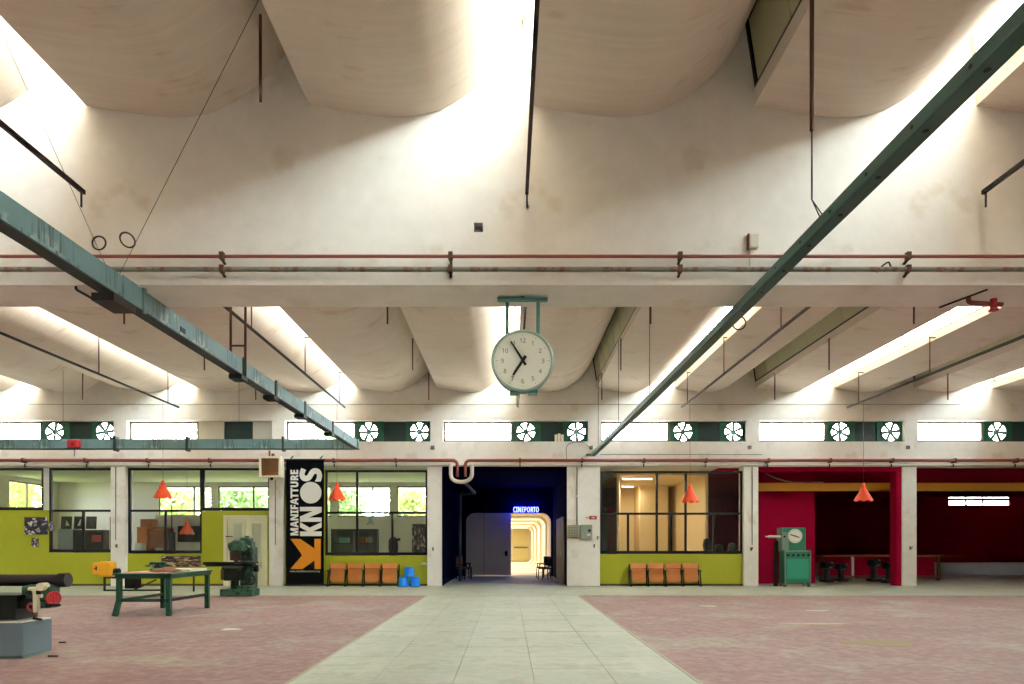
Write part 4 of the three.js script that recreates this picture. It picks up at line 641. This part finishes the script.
// yellow machine on a low black frame
{
  const d = 20.4, t = thing('band_saw', 'yellow cased machine on a low black tubular frame behind the workbench', 'machine', [X(103, d), 0, -d]);
  const bodyP = part(t, 'casing', [rb(0.36, 0.46, 0.42, 0.07, 0.14, 0.68, 0), rb(0.26, 0.38, 0.36, 0.06, -0.1, 0.69, 0.02)], M.yellow); part(bodyP, 'badge', [bx(0.04, 0.13, 0.012, -0.08, 0.71, 0.205), bx(0.09, 0.03, 0.012, -0.1, 0.7, 0.205)], M.black); part(bodyP, 'side_cover', rb(0.08, 0.28, 0.28, 0.03, -0.24, 0.69, 0.02), S('#d4861c', 0.5));
  part(t, 'frame', [bar(V(0.05, 0.46, 0), V(0.05, 0.02, 0), 0.05, 0.05), bar(V(0.05, 0.04, 0), V(1.75, 0.04, -0.1), 0.05, 0.05), bar(V(0.3, 0.42, 0), V(1.75, 0.42, -0.05), 0.06, 0.06), bar(V(0.9, 0.04, 0), V(1.6, 0.36, 0), 0.04, 0.04), bar(V(1.75, 0.42, -0.05), V(1.75, 0.02, -0.1), 0.05, 0.05), bar(V(0.05, 0.42, 0), V(0.6, 0.42, 0), 0.05, 0.05)], M.machineDark);
  part(t, 'plank', bx(2.0, 0.05, 0.24, 1.75, 0.48, -0.05), M.brown, 'brown plank on the frame'); part(t, 'yellow_stop', bx(0.12, 0.12, 0.1, 1.55, 0.565, 0), M.yellow); part(t, 'leg', bar(V(2.7, 0.46, -0.05), V(2.7, 0, -0.05), 0.04, 0.04), M.machineDark);
  part(t, 'motor', [rod(V(0.3, 0.6, -0.05), V(0.46, 0.6, -0.05), 0.1, 18)], M.machineDark);
}
// ---------------------------------------------------------------- milling machine
{
  const d = 18.75, t = thing('milling_machine', 'old green milling machine in front of the white double door', 'machine', [X(240, d), 0, -d]);
  const b = part(t, 'base', [rb(0.88, 0.2, 0.6, 0.03, 0, 0.1, 0), rb(0.46, 0.1, 0.5, 0.03, 0.16, 0.24, -0.02)], M.machineGreen);
  part(t, 'column', [rb(0.36, 1.15, 0.42, 0.05, 0.18, 0.78, -0.18), rb(0.28, 0.4, 0.34, 0.06, 0.2, 1.3, -0.12)], M.machineGreen);
  part(t, 'knee', [rb(0.46, 0.34, 0.5, 0.04, -0.1, 0.6, 0.1), rb(0.56, 0.12, 0.55, 0.03, -0.08, 0.78, 0.1), cylY(0.12, 0.1, 0.4, -0.08, 0.2, 0.15)], M.machineDark);
  const tb = part(t, 'table', [bx(1.38, 0.08, 0.34, -0.19, 0.9, 0.15), bx(1.26, 0.05, 0.28, -0.19, 0.84, 0.15)], M.machineDark); part(tb, 'crank', [rod(V(0.5, 0.88, 0.15), V(0.64, 0.86, 0.15), 0.022), rod(V(0.63, 0.78, 0.15), V(0.63, 0.93, 0.15), 0.018)], M.steel); part(tb, 'crank', [rod(V(-0.87, 0.88, 0.15), V(-0.95, 0.88, 0.15), 0.02), rod(V(-0.94, 0.82, 0.15), V(-0.94, 0.95, 0.15), 0.018)], M.steel);
  part(t, 'head', [rb(0.42, 0.34, 0.5, 0.12, 0.02, 1.36, 0.05), rod(V(-0.16, 1.36, 0.0), V(-0.28, 1.34, 0.0), 0.13, 16), rb(0.3, 0.14, 0.3, 0.06, 0.16, 1.54, -0.05), bx(0.1, 0.05, 0.1, 0.2, 1.63, 0)], M.machineGreen);
  part(t, 'spindle', [cylY(0.16, 0.17, 0.24, -0.06, 0.98, 0.12), cylY(0.05, 0.08, 0.06, -0.06, 0.935, 0.12)], S('#3a2620', 0.5, 0.3));
  part(t, 'handwheel', [new THREE.TorusGeometry(0.13, 0.025, 8, 24).translate(0.36, 0.46, 0.2), bar(V(0.23, 0.46, 0.2), V(0.49, 0.46, 0.2), 0.025, 0.025), bar(V(0.36, 0.33, 0.2), V(0.36, 0.59, 0.2), 0.025, 0.025), rod(V(0.36, 0.46, -0.05), V(0.36, 0.46, 0.22), 0.03)], M.machineDark);
  part(t, 'switch_box', rb(0.12, 0.18, 0.1, 0.02, 0.43, 0.75, -0.05), M.machineDark); part(t, 'feed_box', rb(0.2, 0.3, 0.2, 0.03, -0.36, 0.6, 0.1), S('#4c3328', 0.5, 0.2)); part(t, 'lever', [rod(V(0.2, 1.44, 0.2), V(0.34, 1.36, 0.28), 0.015), new THREE.SphereGeometry(0.035, 10, 8).translate(0.35, 1.35, 0.28)], M.steel);
}
// ---------------------------------------------------------------- testing machine
{
  const d = 22.95, t = thing('testing_machine', 'green cabinet testing machine with a round white dial before the crimson wall', 'machine', [X(794, d), 0, -d]);
  part(t, 'cabinet', [rb(0.86, 1.06, 0.5, 0.03, 0.02, 0.66, 0)], M.testGreen); part(t, 'door', rb(0.72, 0.66, 0.02, 0.008, 0.02, 0.6, 0.255), S('#319a7d', 0.45)); part(t, 'cabinet_edge', [bx(0.88, 0.05, 0.52, 0.02, 1.2, 0), bx(0.03, 1.08, 0.03, -0.405, 0.66, 0.245), bx(0.03, 1.08, 0.03, 0.445, 0.66, 0.245)], M.testEdge);
  for (const x of [-0.38, 0.42]) part(t, 'foot', [bx(0.08, 0.13, 0.08, x, 0.065, 0.18)], M.testEdge);
  for (const x of [-0.38, 0.42]) part(t, 'foot', [bx(0.08, 0.13, 0.08, x, 0.065, -0.18)], M.testEdge);
  for (let i = 0; i < 5; i++) part(t, 'knob', [rod(V(-0.32 + i * 0.17, 1.06, 0.24), V(-0.32 + i * 0.17, 1.06, 0.3), 0.04, 12), bar(V(-0.36 + i * 0.17, 1.03, 0.29), V(-0.27 + i * 0.17, 1.1, 0.29), 0.02, 0.02)], M.machineDark);
  part(t, 'head', rb(0.8, 0.76, 0.4, 0.03, -0.07, 1.6, -0.03), M.testGreen); part(t, 'side_plate', [bx(0.2, 0.6, 0.03, -0.36, 1.53, 0.18), bx(0.04, 0.74, 0.42, -0.46, 1.6, -0.03)], M.testEdge);
  const c = document.createElement('canvas'); c.width = c.height = 256; const q = c.getContext('2d'); q.fillStyle = '#eeeee2'; q.fillRect(0, 0, 256, 256); q.strokeStyle = '#3a3a34'; for (let i = 0; i < 60; i++) { const a = i * Math.PI / 30, r = i % 5 ? 108 : 98; q.lineWidth = i % 5 ? 2 : 4; q.beginPath(); q.moveTo(128 + r * Math.sin(a), 128 - r * Math.cos(a)); q.lineTo(128 + 118 * Math.sin(a), 128 - 118 * Math.cos(a)); q.stroke(); }
  const tx = new THREE.CanvasTexture(c); tx.colorSpace = THREE.SRGBColorSpace;
  const dial = part(t, 'dial_case', rod(V(-0.05, 1.7, 0.12), V(-0.05, 1.7, 0.21), 0.25, 40), M.testEdge); const fc = shade(new THREE.Mesh(new THREE.CircleGeometry(0.235, 40).translate(-0.05, 1.7, 0.213), S('#ffffff', 0.5, 0, { map: tx }))); fc.name = 'dial_face'; dial.add(fc);
  part(dial, 'needle', [bar(V(-0.22, 1.75, 0.22), V(0.09, 1.65, 0.22), 0.01, 0.03), rod(V(-0.05, 1.7, 0.21), V(-0.05, 1.7, 0.23), 0.025)], M.black);
  part(t, 'weigh_arm', [rod(V(-0.48, 1.68, 0.05), V(-0.88, 1.68, 0.05), 0.045, 12), rod(V(-0.86, 1.68, 0.05), V(-0.98, 1.68, 0.05), 0.025, 10)], M.offwhite); part(t, 'rear_column', span(-0.62, -0.5, 0, 1.55, -0.2, -0.08), S('#241210', 0.6)); part(t, 'indicator', rod(V(-0.4, 1.68, 0.19), V(-0.4, 1.68, 0.21), 0.035, 14), M.black);
}
// ---------------------------------------------------------------- dark workshop contents
{
  const y = 3.46, gb = thing('crane_girder', 'yellow crane girder across the top of the crimson and dark bays', 'girder', [16, y, -24.2]);
  wpart(gb, 'girder', span(wx(759.5) + 0.1, 41.8, y - 0.12, y + 0.12, -24.1, -24.3), M.yellowBeam); wpart(gb, 'flange', [span(wx(759.5) + 0.1, 41.8, y - 0.14, y - 0.12, -24.05, -24.35), span(wx(759.5) + 0.1, 41.8, y + 0.12, y + 0.14, -24.05, -24.35)], M.yellowBeam);
  single('loose_cable', 'loose pale cable drooping over the yellow girder', 'cable', tube([V(9.1, 3.92, -24.02), V(9.5, 3.74, -24.0), V(10.0, 3.64, -24.08), V(10.7, 3.63, -24.1), V(11.2, 3.63, -24.15)], 0.025), M.greyPipe);
  const d = 27, bz = -27, ct = thing('long_bench', 'long brown bench with low rail across the dark red workshop', 'bench', [15, 0, bz]);
  wpart(ct, 'top', span(X(815, d) + 0.3, X(962, d), 0.94, 1.0, bz - 0.7, bz), M.brown); wpart(ct, 'front_edge', span(X(815, d) + 0.3, X(940, d), 0.93, 1.0, bz, bz + 0.03), S('#a2562a', 0.6)); wpart(ct, 'low_rail', span(X(815, d) + 0.3, X(940, d), 0.1, 0.16, bz - 0.04, bz + 0.03), S('#7a3418', 0.6));
  wpart(ct, 'back_board', span(X(815, d) + 0.3, X(940, d), 0.16, 0.93, bz - 0.4, bz - 0.36), M.crimson);
  for (const px of [853, 896, 939]) wpart(ct, 'leg', span(X(px, d) - 0.05, X(px, d) + 0.05, 0, 0.94, bz - 0.08, bz), px === 853 ? M.offwhite : M.darkWood, px === 853 ? 'pale upright' : undefined);
  wpart(ct, 'leg', span(X(822, d) - 0.05, X(822, d) + 0.05, 0, 0.94, bz - 0.08, bz), M.darkWood);
  const mach = (px, dd, h, label, extra) => { const t = thing('small_machine', label, 'machine', [X(px, dd), 0.004, -dd]); part(t, 'base', rb(0.42, 0.12, 0.4, 0.03, 0, 0.06, 0), M.black); part(t, 'body', [cylY(0.12, 0.09, h * 0.6, 0, 0.1, 0), rb(0.34, h * 0.3, 0.36, 0.06, 0, h * 0.75, 0)], M.machineDark); part(t, 'handwheel', new THREE.TorusGeometry(0.11, 0.02, 6, 20).translate(0.06, h * 0.7, 0.22), M.black); part(t, 'fitting', [new THREE.SphereGeometry(0.05, 10, 8).translate(0.1, h * 0.85, 0.19), rod(V(-0.05, h * 0.6, 0.18), V(0.08, h * 0.68, 0.2), 0.02)], extra ?? M.steel); };
  mach(827, 25.6, 0.85, 'dark small machine with a teal lever beside the crimson partition', M.teal); mach(841, 26, 0.75, 'dark squat machine with a wheel left of the pale bench upright'); mach(874, 26, 0.95, 'taller dark machine with a steel cap right of the pale bench upright'); mach(889, 24.9, 0.85, 'dark machine nearest the red lining of the pillar');
  single('light_slit', 'thin pale metal strip lying on the floor at the back of the outermost dark bay', 'strip', span(X(958, 30), X(1030, 30), 0.004, 0.08, -30, -30.15), M.white);
}
// ---------------------------------------------------------------- chairs in the portal
function stacked(label, x, z, turn, mat) {
  const t = thing('cinema_chair', label, 'chair', [x, 0, z], turn);
  part(t, 'seat', rb(0.44, 0.06, 0.42, 0.025, 0, 0.45, 0), mat); part(t, 'backrest', rb(0.44, 0.4, 0.05, 0.025, 0, 0.72, -0.22), mat);
  for (const sx of [-0.2, 0.2]) for (const sz of [-0.2, 0.19]) part(t, 'leg', bar(V(sx * 0.95, 0.43, sz), V(sx * 1.05, 0, sz * 1.1), 0.03, 0.03), M.black);
  for (const sx of [-0.24, 0.24]) part(t, 'armrest', [bx(0.04, 0.03, 0.36, sx, 0.62, -0.02), bar(V(sx, 0.45, 0.12), V(sx, 0.62, 0.12), 0.03, 0.03)], M.black);
}
stacked('reddish brown chair at the left wall of the dark portal', -1.8, -28.9, 1.3, S('#6a2c1c', 0.6)); stacked('brown chair standing in front of the reddish one at the left portal wall', -1.8, -27.6, 1.0, S('#7a4420', 0.6));
stacked('dark chair at the right wall of the portal, nearer the hall', 1.5, -27.6, -1.2, S('#231614', 0.6)); stacked('dark chair at the right of the portal beside the cream tunnel mouth', 1.5, -28.9, -0.9, S('#2c1a16', 0.6));

// ---------------------------------------------------------------- lathe at the lower left
{
  const d = 8.6, x1 = X(52.5, 8.9), zb = -8.35, t = thing('lathe', 'grey based lathe with a red handwheel at the lower left corner', 'lathe', [x1 - 0.9, 0, -d]);
  for (const o of [0.45, 2.0]) wpart(t, 'base_cabinet', rb(0.9, 0.42, 0.55, 0.02, x1 - o, 0.23, zb - 0.275), M.greyBox);
  wpart(t, 'foot_plate', rb(2.5, 0.04, 0.52, 0.01, x1 - 1.26, 0.02, zb - 0.28), M.testEdge);
  wpart(t, 'chip_tray', span(x1 - 2.6, x1 - 0.02, 0.44, 0.455, zb - 0.55, zb), M.offwhite);
  wpart(t, 'bed', [span(x1 - 2.5, x1 - 0.16, 0.47, 0.72, zb - 0.5, zb - 0.1), span(x1 - 2.5, x1 - 0.12, 0.72, 0.78, zb - 0.53, zb - 0.06)], M.machineDark);
  const L = (px, py) => V(X(px, d), Y(py, d), -d + 0.02);
  wpart(t, 'overarm', [rod(V(x1 - 2.2, Y(581, d) + 0.01, -d - 0.05), V(X(61.5, d), Y(580.5, d), -d - 0.05), 0.075, 24), rod(V(X(57, d), Y(580.5, d), -d - 0.05), V(X(66, d), Y(580, d), -d - 0.05), 0.09, 24)], S('#1e1213', 0.5));
  wpart(t, 'carriage', [rb(0.32, 0.3, 0.22, 0.04, X(42, d), Y(596, d), -d - 0.02), rb(0.16, 0.2, 0.2, 0.04, X(50, d), Y(594, d), -d + 0.02), rb(0.2, 0.12, 0.16, 0.03, X(34, d), Y(590, d), -d + 0.02)], M.machineGreen);
  wpart(t, 'apron_casting', [rb(0.15, 0.07, 0.08, 0.02, X(42, d), Y(589, d), -d + 0.13), bar(L(44, 590).add(V(0, 0, 0.12)), L(44.5, 611).add(V(0, 0, 0.12)), 0.05, 0.06), rb(0.07, 0.05, 0.06, 0.02, X(47, d), Y(595, d), -d + 0.13), rod(L(50, 586).add(V(0, 0, 0.05)), L(50, 586).add(V(0, 0, 0.17)), 0.05, 14)], M.paper, 'pale worn metal casting');
  wpart(t, 'apron_recess', [rb(0.06, 0.05, 0.03, 0.01, X(48, d), Y(591.5, d), -d + 0.17), rb(0.08, 0.05, 0.03, 0.01, X(38, d), Y(591.5, d), -d + 0.17), rb(0.3, 0.13, 0.1, 0.02, X(33, d), Y(603, d), -d + 0.06)], M.black);
  const hw = wpart(t, 'handwheel', [new THREE.TorusGeometry(0.075, 0.014, 10, 28).rotateY(0.95).translate(X(59, d), Y(597.5, d), -d + 0.1), rod(V(X(59, d), Y(597.5, d), -d + 0.1), V(X(50, d), Y(596, d), -d + 0.02), 0.015), bar(V(X(59, d), Y(591, d), -d + 0.1), V(X(59, d), Y(604, d), -d + 0.1), 0.02, 0.015), new THREE.CylinderGeometry(0.05, 0.05, 0.008, 24).rotateX(Math.PI / 2).rotateY(0.95).translate(X(59, d), Y(597.5, d), -d + 0.1)], M.red, 'red handwheel');
  wpart(t, 'crank_handle', rod(V(X(57, d), Y(603.5, d), -d + 0.14), V(X(67.5, d), Y(604.2, d), -d + 0.14), 0.016, 10), M.black);
  wpart(t, 'small_wheel', [new THREE.TorusGeometry(0.04, 0.014, 8, 20).translate(X(38.5, d), Y(606, d), -d + 0.14), rod(V(X(40, d), Y(608, d), -d + 0.14), V(X(44, d), Y(614, d), -d + 0.14), 0.014)], S('#8c3038', 0.5)); wpart(t, 'foot_lever', rod(V(X(41, d), Y(617, d), -d + 0.14), V(X(49, d), Y(618.5, d), -d + 0.14), 0.018, 10), M.black);
  single('floor_clip', 'small rusty rod lying on the floor beside the grey lathe base, nearer', 'rod', rod(V(X(53.5, d), 0.012, -d + 0.1), V(X(63, d), 0.012, -d + 0.1), 0.012), M.rustRod); single('floor_clip', 'small rusty rod lying on the floor beside the grey lathe base, farther', 'rod', rod(V(X(55, 9.6), 0.012, -9.7), V(X(61, 9.6), 0.012, -9.7), 0.012), M.rustRod);
}
// ---------------------------------------------------------------- posters on the lime panels
function posterTexture(seed0, bg, cols) {
  const c = document.createElement('canvas'); c.width = c.height = 128; const q = c.getContext('2d'); q.fillStyle = bg; q.fillRect(0, 0, 128, 128); let s = seed0; const r = () => (s = (s * 16807) % 2147483647) / 2147483647;
  for (let i = 0; i < 70; i++) { q.fillStyle = cols[Math.floor(r() * cols.length)]; q.beginPath(); q.ellipse(r() * 128, r() * 128, 4 + r() * 14, 3 + r() * 9, r() * 3, 0, 7); q.fill(); }
  const t = new THREE.CanvasTexture(c); t.colorSpace = THREE.SRGBColorSpace; return t;
}
function flat(name, label, x0, x1, y0, y1, z, tex, d) {
  const t = thing(name, label, 'poster', [(x0 + x1) / 2, y0, z]); part(t, 'backing', bx(x1 - x0, y1 - y0, 0.02, 0, (y1 - y0) / 2, -0.011), M.black);
  const m = shade(new THREE.Mesh(new THREE.PlaneGeometry(x1 - x0, y1 - y0).translate(0, (y1 - y0) / 2, 0.002), S('#ffffff', 0.7, 0, { map: tex }))); m.name = 'print'; t.add(m);
}
const bw = ['#15131a', '#2a2632', '#8a8690', '#d2ccc8', '#5a2a4a', '#0c0c10'];
flat('poster', 'large black and white speckled poster on the lime panel by the white post', wx(22), wx(45), wy(534.5), wy(517), PZ + 0.085, posterTexture(11, '#2c2a34', bw));
flat('poster', 'small black and white poster below the large speckled one', wx(29), wx(36), wy(547), wy(538), PZ + 0.085, posterTexture(23, '#555', bw));
flat('poster', 'small black and white print stuck at the corner of the window frame', wx(45.5), wx(51.5), wy(530.5), wy(521.5), PZ + 0.085, posterTexture(37, '#777', bw));
flat('photo_strip', 'long brown speckled photo strip on the lime panel behind the workbench', wx(159.5), wx(199), wy(567), wy(556), PZ + 0.085, posterTexture(51, '#6a5240', ['#2a1c18', '#8a7458', '#c2b08c', '#4a3430', '#1a1414']));
// ---------------------------------------------------------------- inside the workshop rooms
{
  const d = 26.5, z = -d, g = (px) => X(px, d), h = (py) => Y(py, d);
  const c = thing('office_cabinet', 'pale grey cupboard with black open shelves behind the pane with framed pictures', 'cabinet', [g(80), 0, z]);
  wpart(c, 'cupboard', span(g(58), g(73), 0, h(529), z - 0.4, z), S('#a8b0b4', 0.6)); wpart(c, 'shelf_unit', [span(g(73), g(75), 0, h(530), z - 0.4, z), span(g(101), g(103), 0, h(530), z - 0.4, z), span(g(73), g(103), h(531.5), h(530), z - 0.4, z), span(g(75), g(101), h(543), h(542), z - 0.38, z), span(g(73), g(103), 0, h(530), z - 0.42, z - 0.4)], M.black);
  for (const [i, px] of [60, 73, 85].entries()) { const f = thing('framed_picture', 'black framed picture leaning on the cupboard, ' + ['leftmost', 'middle', 'rightmost'][i] + ' of three', 'picture', [g(px + 4), h(529) , z - 0.15], 0.35, 'framed pictures on the cupboard'); part(f, 'frame', bx(0.36, 0.5, 0.03).rotateX(-0.2).translate(0, 0.25, 0), M.black); part(f, 'print', poly2(i).rotateX(-0.2).translate(0, 0.25, 0.02), M.white); }
  function poly2(i) { return extr(poly([[[-0.02, -0.12], [0.12, -0.12], [0, 0.1]], [[-0.06, -0.12], [0.04, -0.12], [0.06, 0.14], [0.02, 0.12]], [[-0.05, 0.1], [0.1, -0.14], [0.02, -0.02]]][i]), 0.004); }
  single('red_box', 'pinkish red box on the black open shelf', 'box', span(g(91), g(100), h(541.9), h(535), z - 0.3, z - 0.05), S('#a84a48', 0.7));
  single('wooden_board', 'brown wooden frame standing beside the black shelves', 'frame', [span(g(106), g(107), h(552), h(518), z - 0.3, z - 0.25), span(g(106), g(113), h(518), h(516.5), z - 0.3, z - 0.25), span(g(106), g(108), 0, h(552), z - 0.3, z - 0.25)], M.brown);
  // behind the workbench window
  const b = thing('wooden_desk', 'brown wooden desk with cartons behind the workbench window', 'desk', [g(150), 0, z]); wpart(b, 'side', span(g(137), g(147), 0, h(527), z - 0.6, z), M.wood); wpart(b, 'top', span(g(137), g(166), h(528.5), h(527), z - 0.6, z + 0.02), M.wood); wpart(b, 'front', span(g(150), g(166), h(548), h(530), z - 0.5, z - 0.02), M.brown); wpart(b, 'leg', span(g(164), g(166), 0, h(528), z - 0.6, z), M.darkWood);
  single('carton', 'orange brown carton on the wooden desk', 'carton', span(g(139), g(151), h(527) + 0.002, h(519), z - 0.5, z - 0.1), S('#b06a3c', 0.8)); single('white_box', 'white box standing low in front of the wooden desk', 'box', span(g(141), g(147), 0, h(543), z + 0.06, z + 0.4), M.white);
  const st = thing('black_stand', 'narrow black stand beside the wooden desk', 'stand', [g(170.5), 0, z]); wpart(st, 'post', span(g(168.5), g(173), 0, h(532), z - 0.2, z), M.black); wpart(st, 'pole', rod(V(g(170.5), h(532), z - 0.1), V(g(170.5), h(505), z - 0.1), 0.02), M.black);
  const dz = -27.6, gd = (px) => X(px, 27.6), hd = (py) => Y(py, 27.6);
  const pb = thing('grey_partition', 'low grey partition with a black board behind the workbench window', 'partition', [gd(180), 0, dz]); wpart(pb, 'panel', span(gd(155), gd(204), 0, hd(515), dz - 0.08, dz), M.roomCeil); wpart(pb, 'black_board', span(gd(178), gd(204), hd(542), hd(526), dz, dz + 0.03), M.black);
  pendant('small orange pendant lamp inside the room, in front of the black board', X(187, 25.6), Y(535, 25.6), -25.6, RC, 0.27, 0.4, 'orange pendant lamps');
  const rg = thing('black_chair', 'small black office chair low behind the workbench window', 'chair', [g(173.5) + 0.35, 0, z + 0.5]); part(rg, 'seat', rb(0.4, 0.07, 0.4, 0.03, 0, 0.5, 0), M.black); part(rg, 'backrest', rb(0.36, 0.36, 0.06, 0.03, 0, 0.86, -0.2), M.black); part(rg, 'column', cylY(0.03, 0.03, 0.44, 0, 0.05, 0), M.black); part(rg, 'foot', [bx(0.5, 0.04, 0.05, 0, 0.03, 0), bx(0.05, 0.04, 0.5, 0, 0.03, 0)], M.black);
  // right of the banner
  const k = thing('display_cabinet', 'dark glazed display cabinet behind the window right of the banner', 'cabinet', [g(356), 0, z]); wpart(k, 'case', [span(g(331), g(377), 0, h(556), z - 0.4, z), span(g(331), g(377), h(531), h(529), z - 0.4, z), span(g(331), g(334), h(556), h(531), z - 0.4, z), span(g(374), g(377), h(556), h(531), z - 0.4, z), span(g(334), g(374), h(556), h(531), z - 0.42, z - 0.4)], S('#3c4844', 0.6)); wpart(k, 'middle_post', span(g(353), g(354.5), h(556), h(531), z - 0.03, z), M.dull); wpart(k, 'pane', sheet(g(334), g(374), h(556), h(531), z - 0.01), M.pane); wpart(k, 'shelf', span(g(334), g(374), h(544), h(543), z - 0.38, z - 0.05), M.machineDark);
  for (const [i, [a, e, m2]] of [[338, 348, M.teal], [358, 366, M.brown], [367, 371, M.dull]].entries()) single('cabinet_item', ['teal bundle', 'brown box', 'grey jar'][i] + ' on the shelf of the dark display cabinet', 'item', rb(g(e) - g(a), 0.22, 0.2, 0.03, (g(a) + g(e)) / 2, h(543) + 0.112, z - 0.2), m2);
  const co = thing('coat_stand', 'dark purple coat on a stand behind the window near the portal pillar', 'coat stand', [g(395), 0, z + 0.4]); part(co, 'pole', cylY(0.02, 0.02, 1.75), M.black); part(co, 'coat', lathe([[0.001, 1.72], [0.08, 1.7], [0.17, 1.6], [0.19, 1.3], [0.16, 1.05], [0.2, 0.85], [0.1, 0.8]], 12), S('#24101e', 0.8)); part(co, 'sleeve', bar(V(0.15, 1.6, 0), V(0.26, 1.62, 0.02), 0.1, 0.1), S('#24101e', 0.8)); part(co, 'base', cylY(0.2, 0.2, 0.03), M.black);
  const bd = thing('hanging_bird', 'pale blue paper ornament hanging behind the window right of the banner', 'ornament', [g(370), h(525), z]); part(bd, 'paper', extr(poly([[-0.15, 0], [0.02, 0.05], [0.15, -0.02], [0.1, 0.15], [0.06, 0.35], [-0.08, 0.35], [-0.04, 0.15]]), 0.02), S('#9ab4b8', 0.7)); part(bd, 'thread', rod(V(0, 0.35, 0.01), V(0, RC - h(525), 0.01), 0.004, 5), M.dull);
  const hg = thing('wire_hanger', 'thin white wire loop hanging beside the blue paper ornament', 'hanger', [g(384), h(527), z]); part(hg, 'wire', [rod(V(-0.15, 0, 0), V(0, 0.4, 0), 0.014, 6), rod(V(0, 0.4, 0), V(0.15, 0.1, 0), 0.014, 6), rod(V(0, 0.4, 0), V(0, RC - h(527), 0), 0.003, 5)], M.white);
  const q = -29.4, gq = (px) => X(px, 29.4), hq = (py) => Y(py, 29.4); flat('poster', 'tall dark poster on the back wall beside the portal pillar', gq(412), gq(426), hq(553), hq(524), q + 0.02, posterTexture(71, '#3a3434', ['#5a4a50', '#2c2628', '#8a8480', '#6a4a52', '#b0aaa0']));
}
renderer.render(scene, camera);
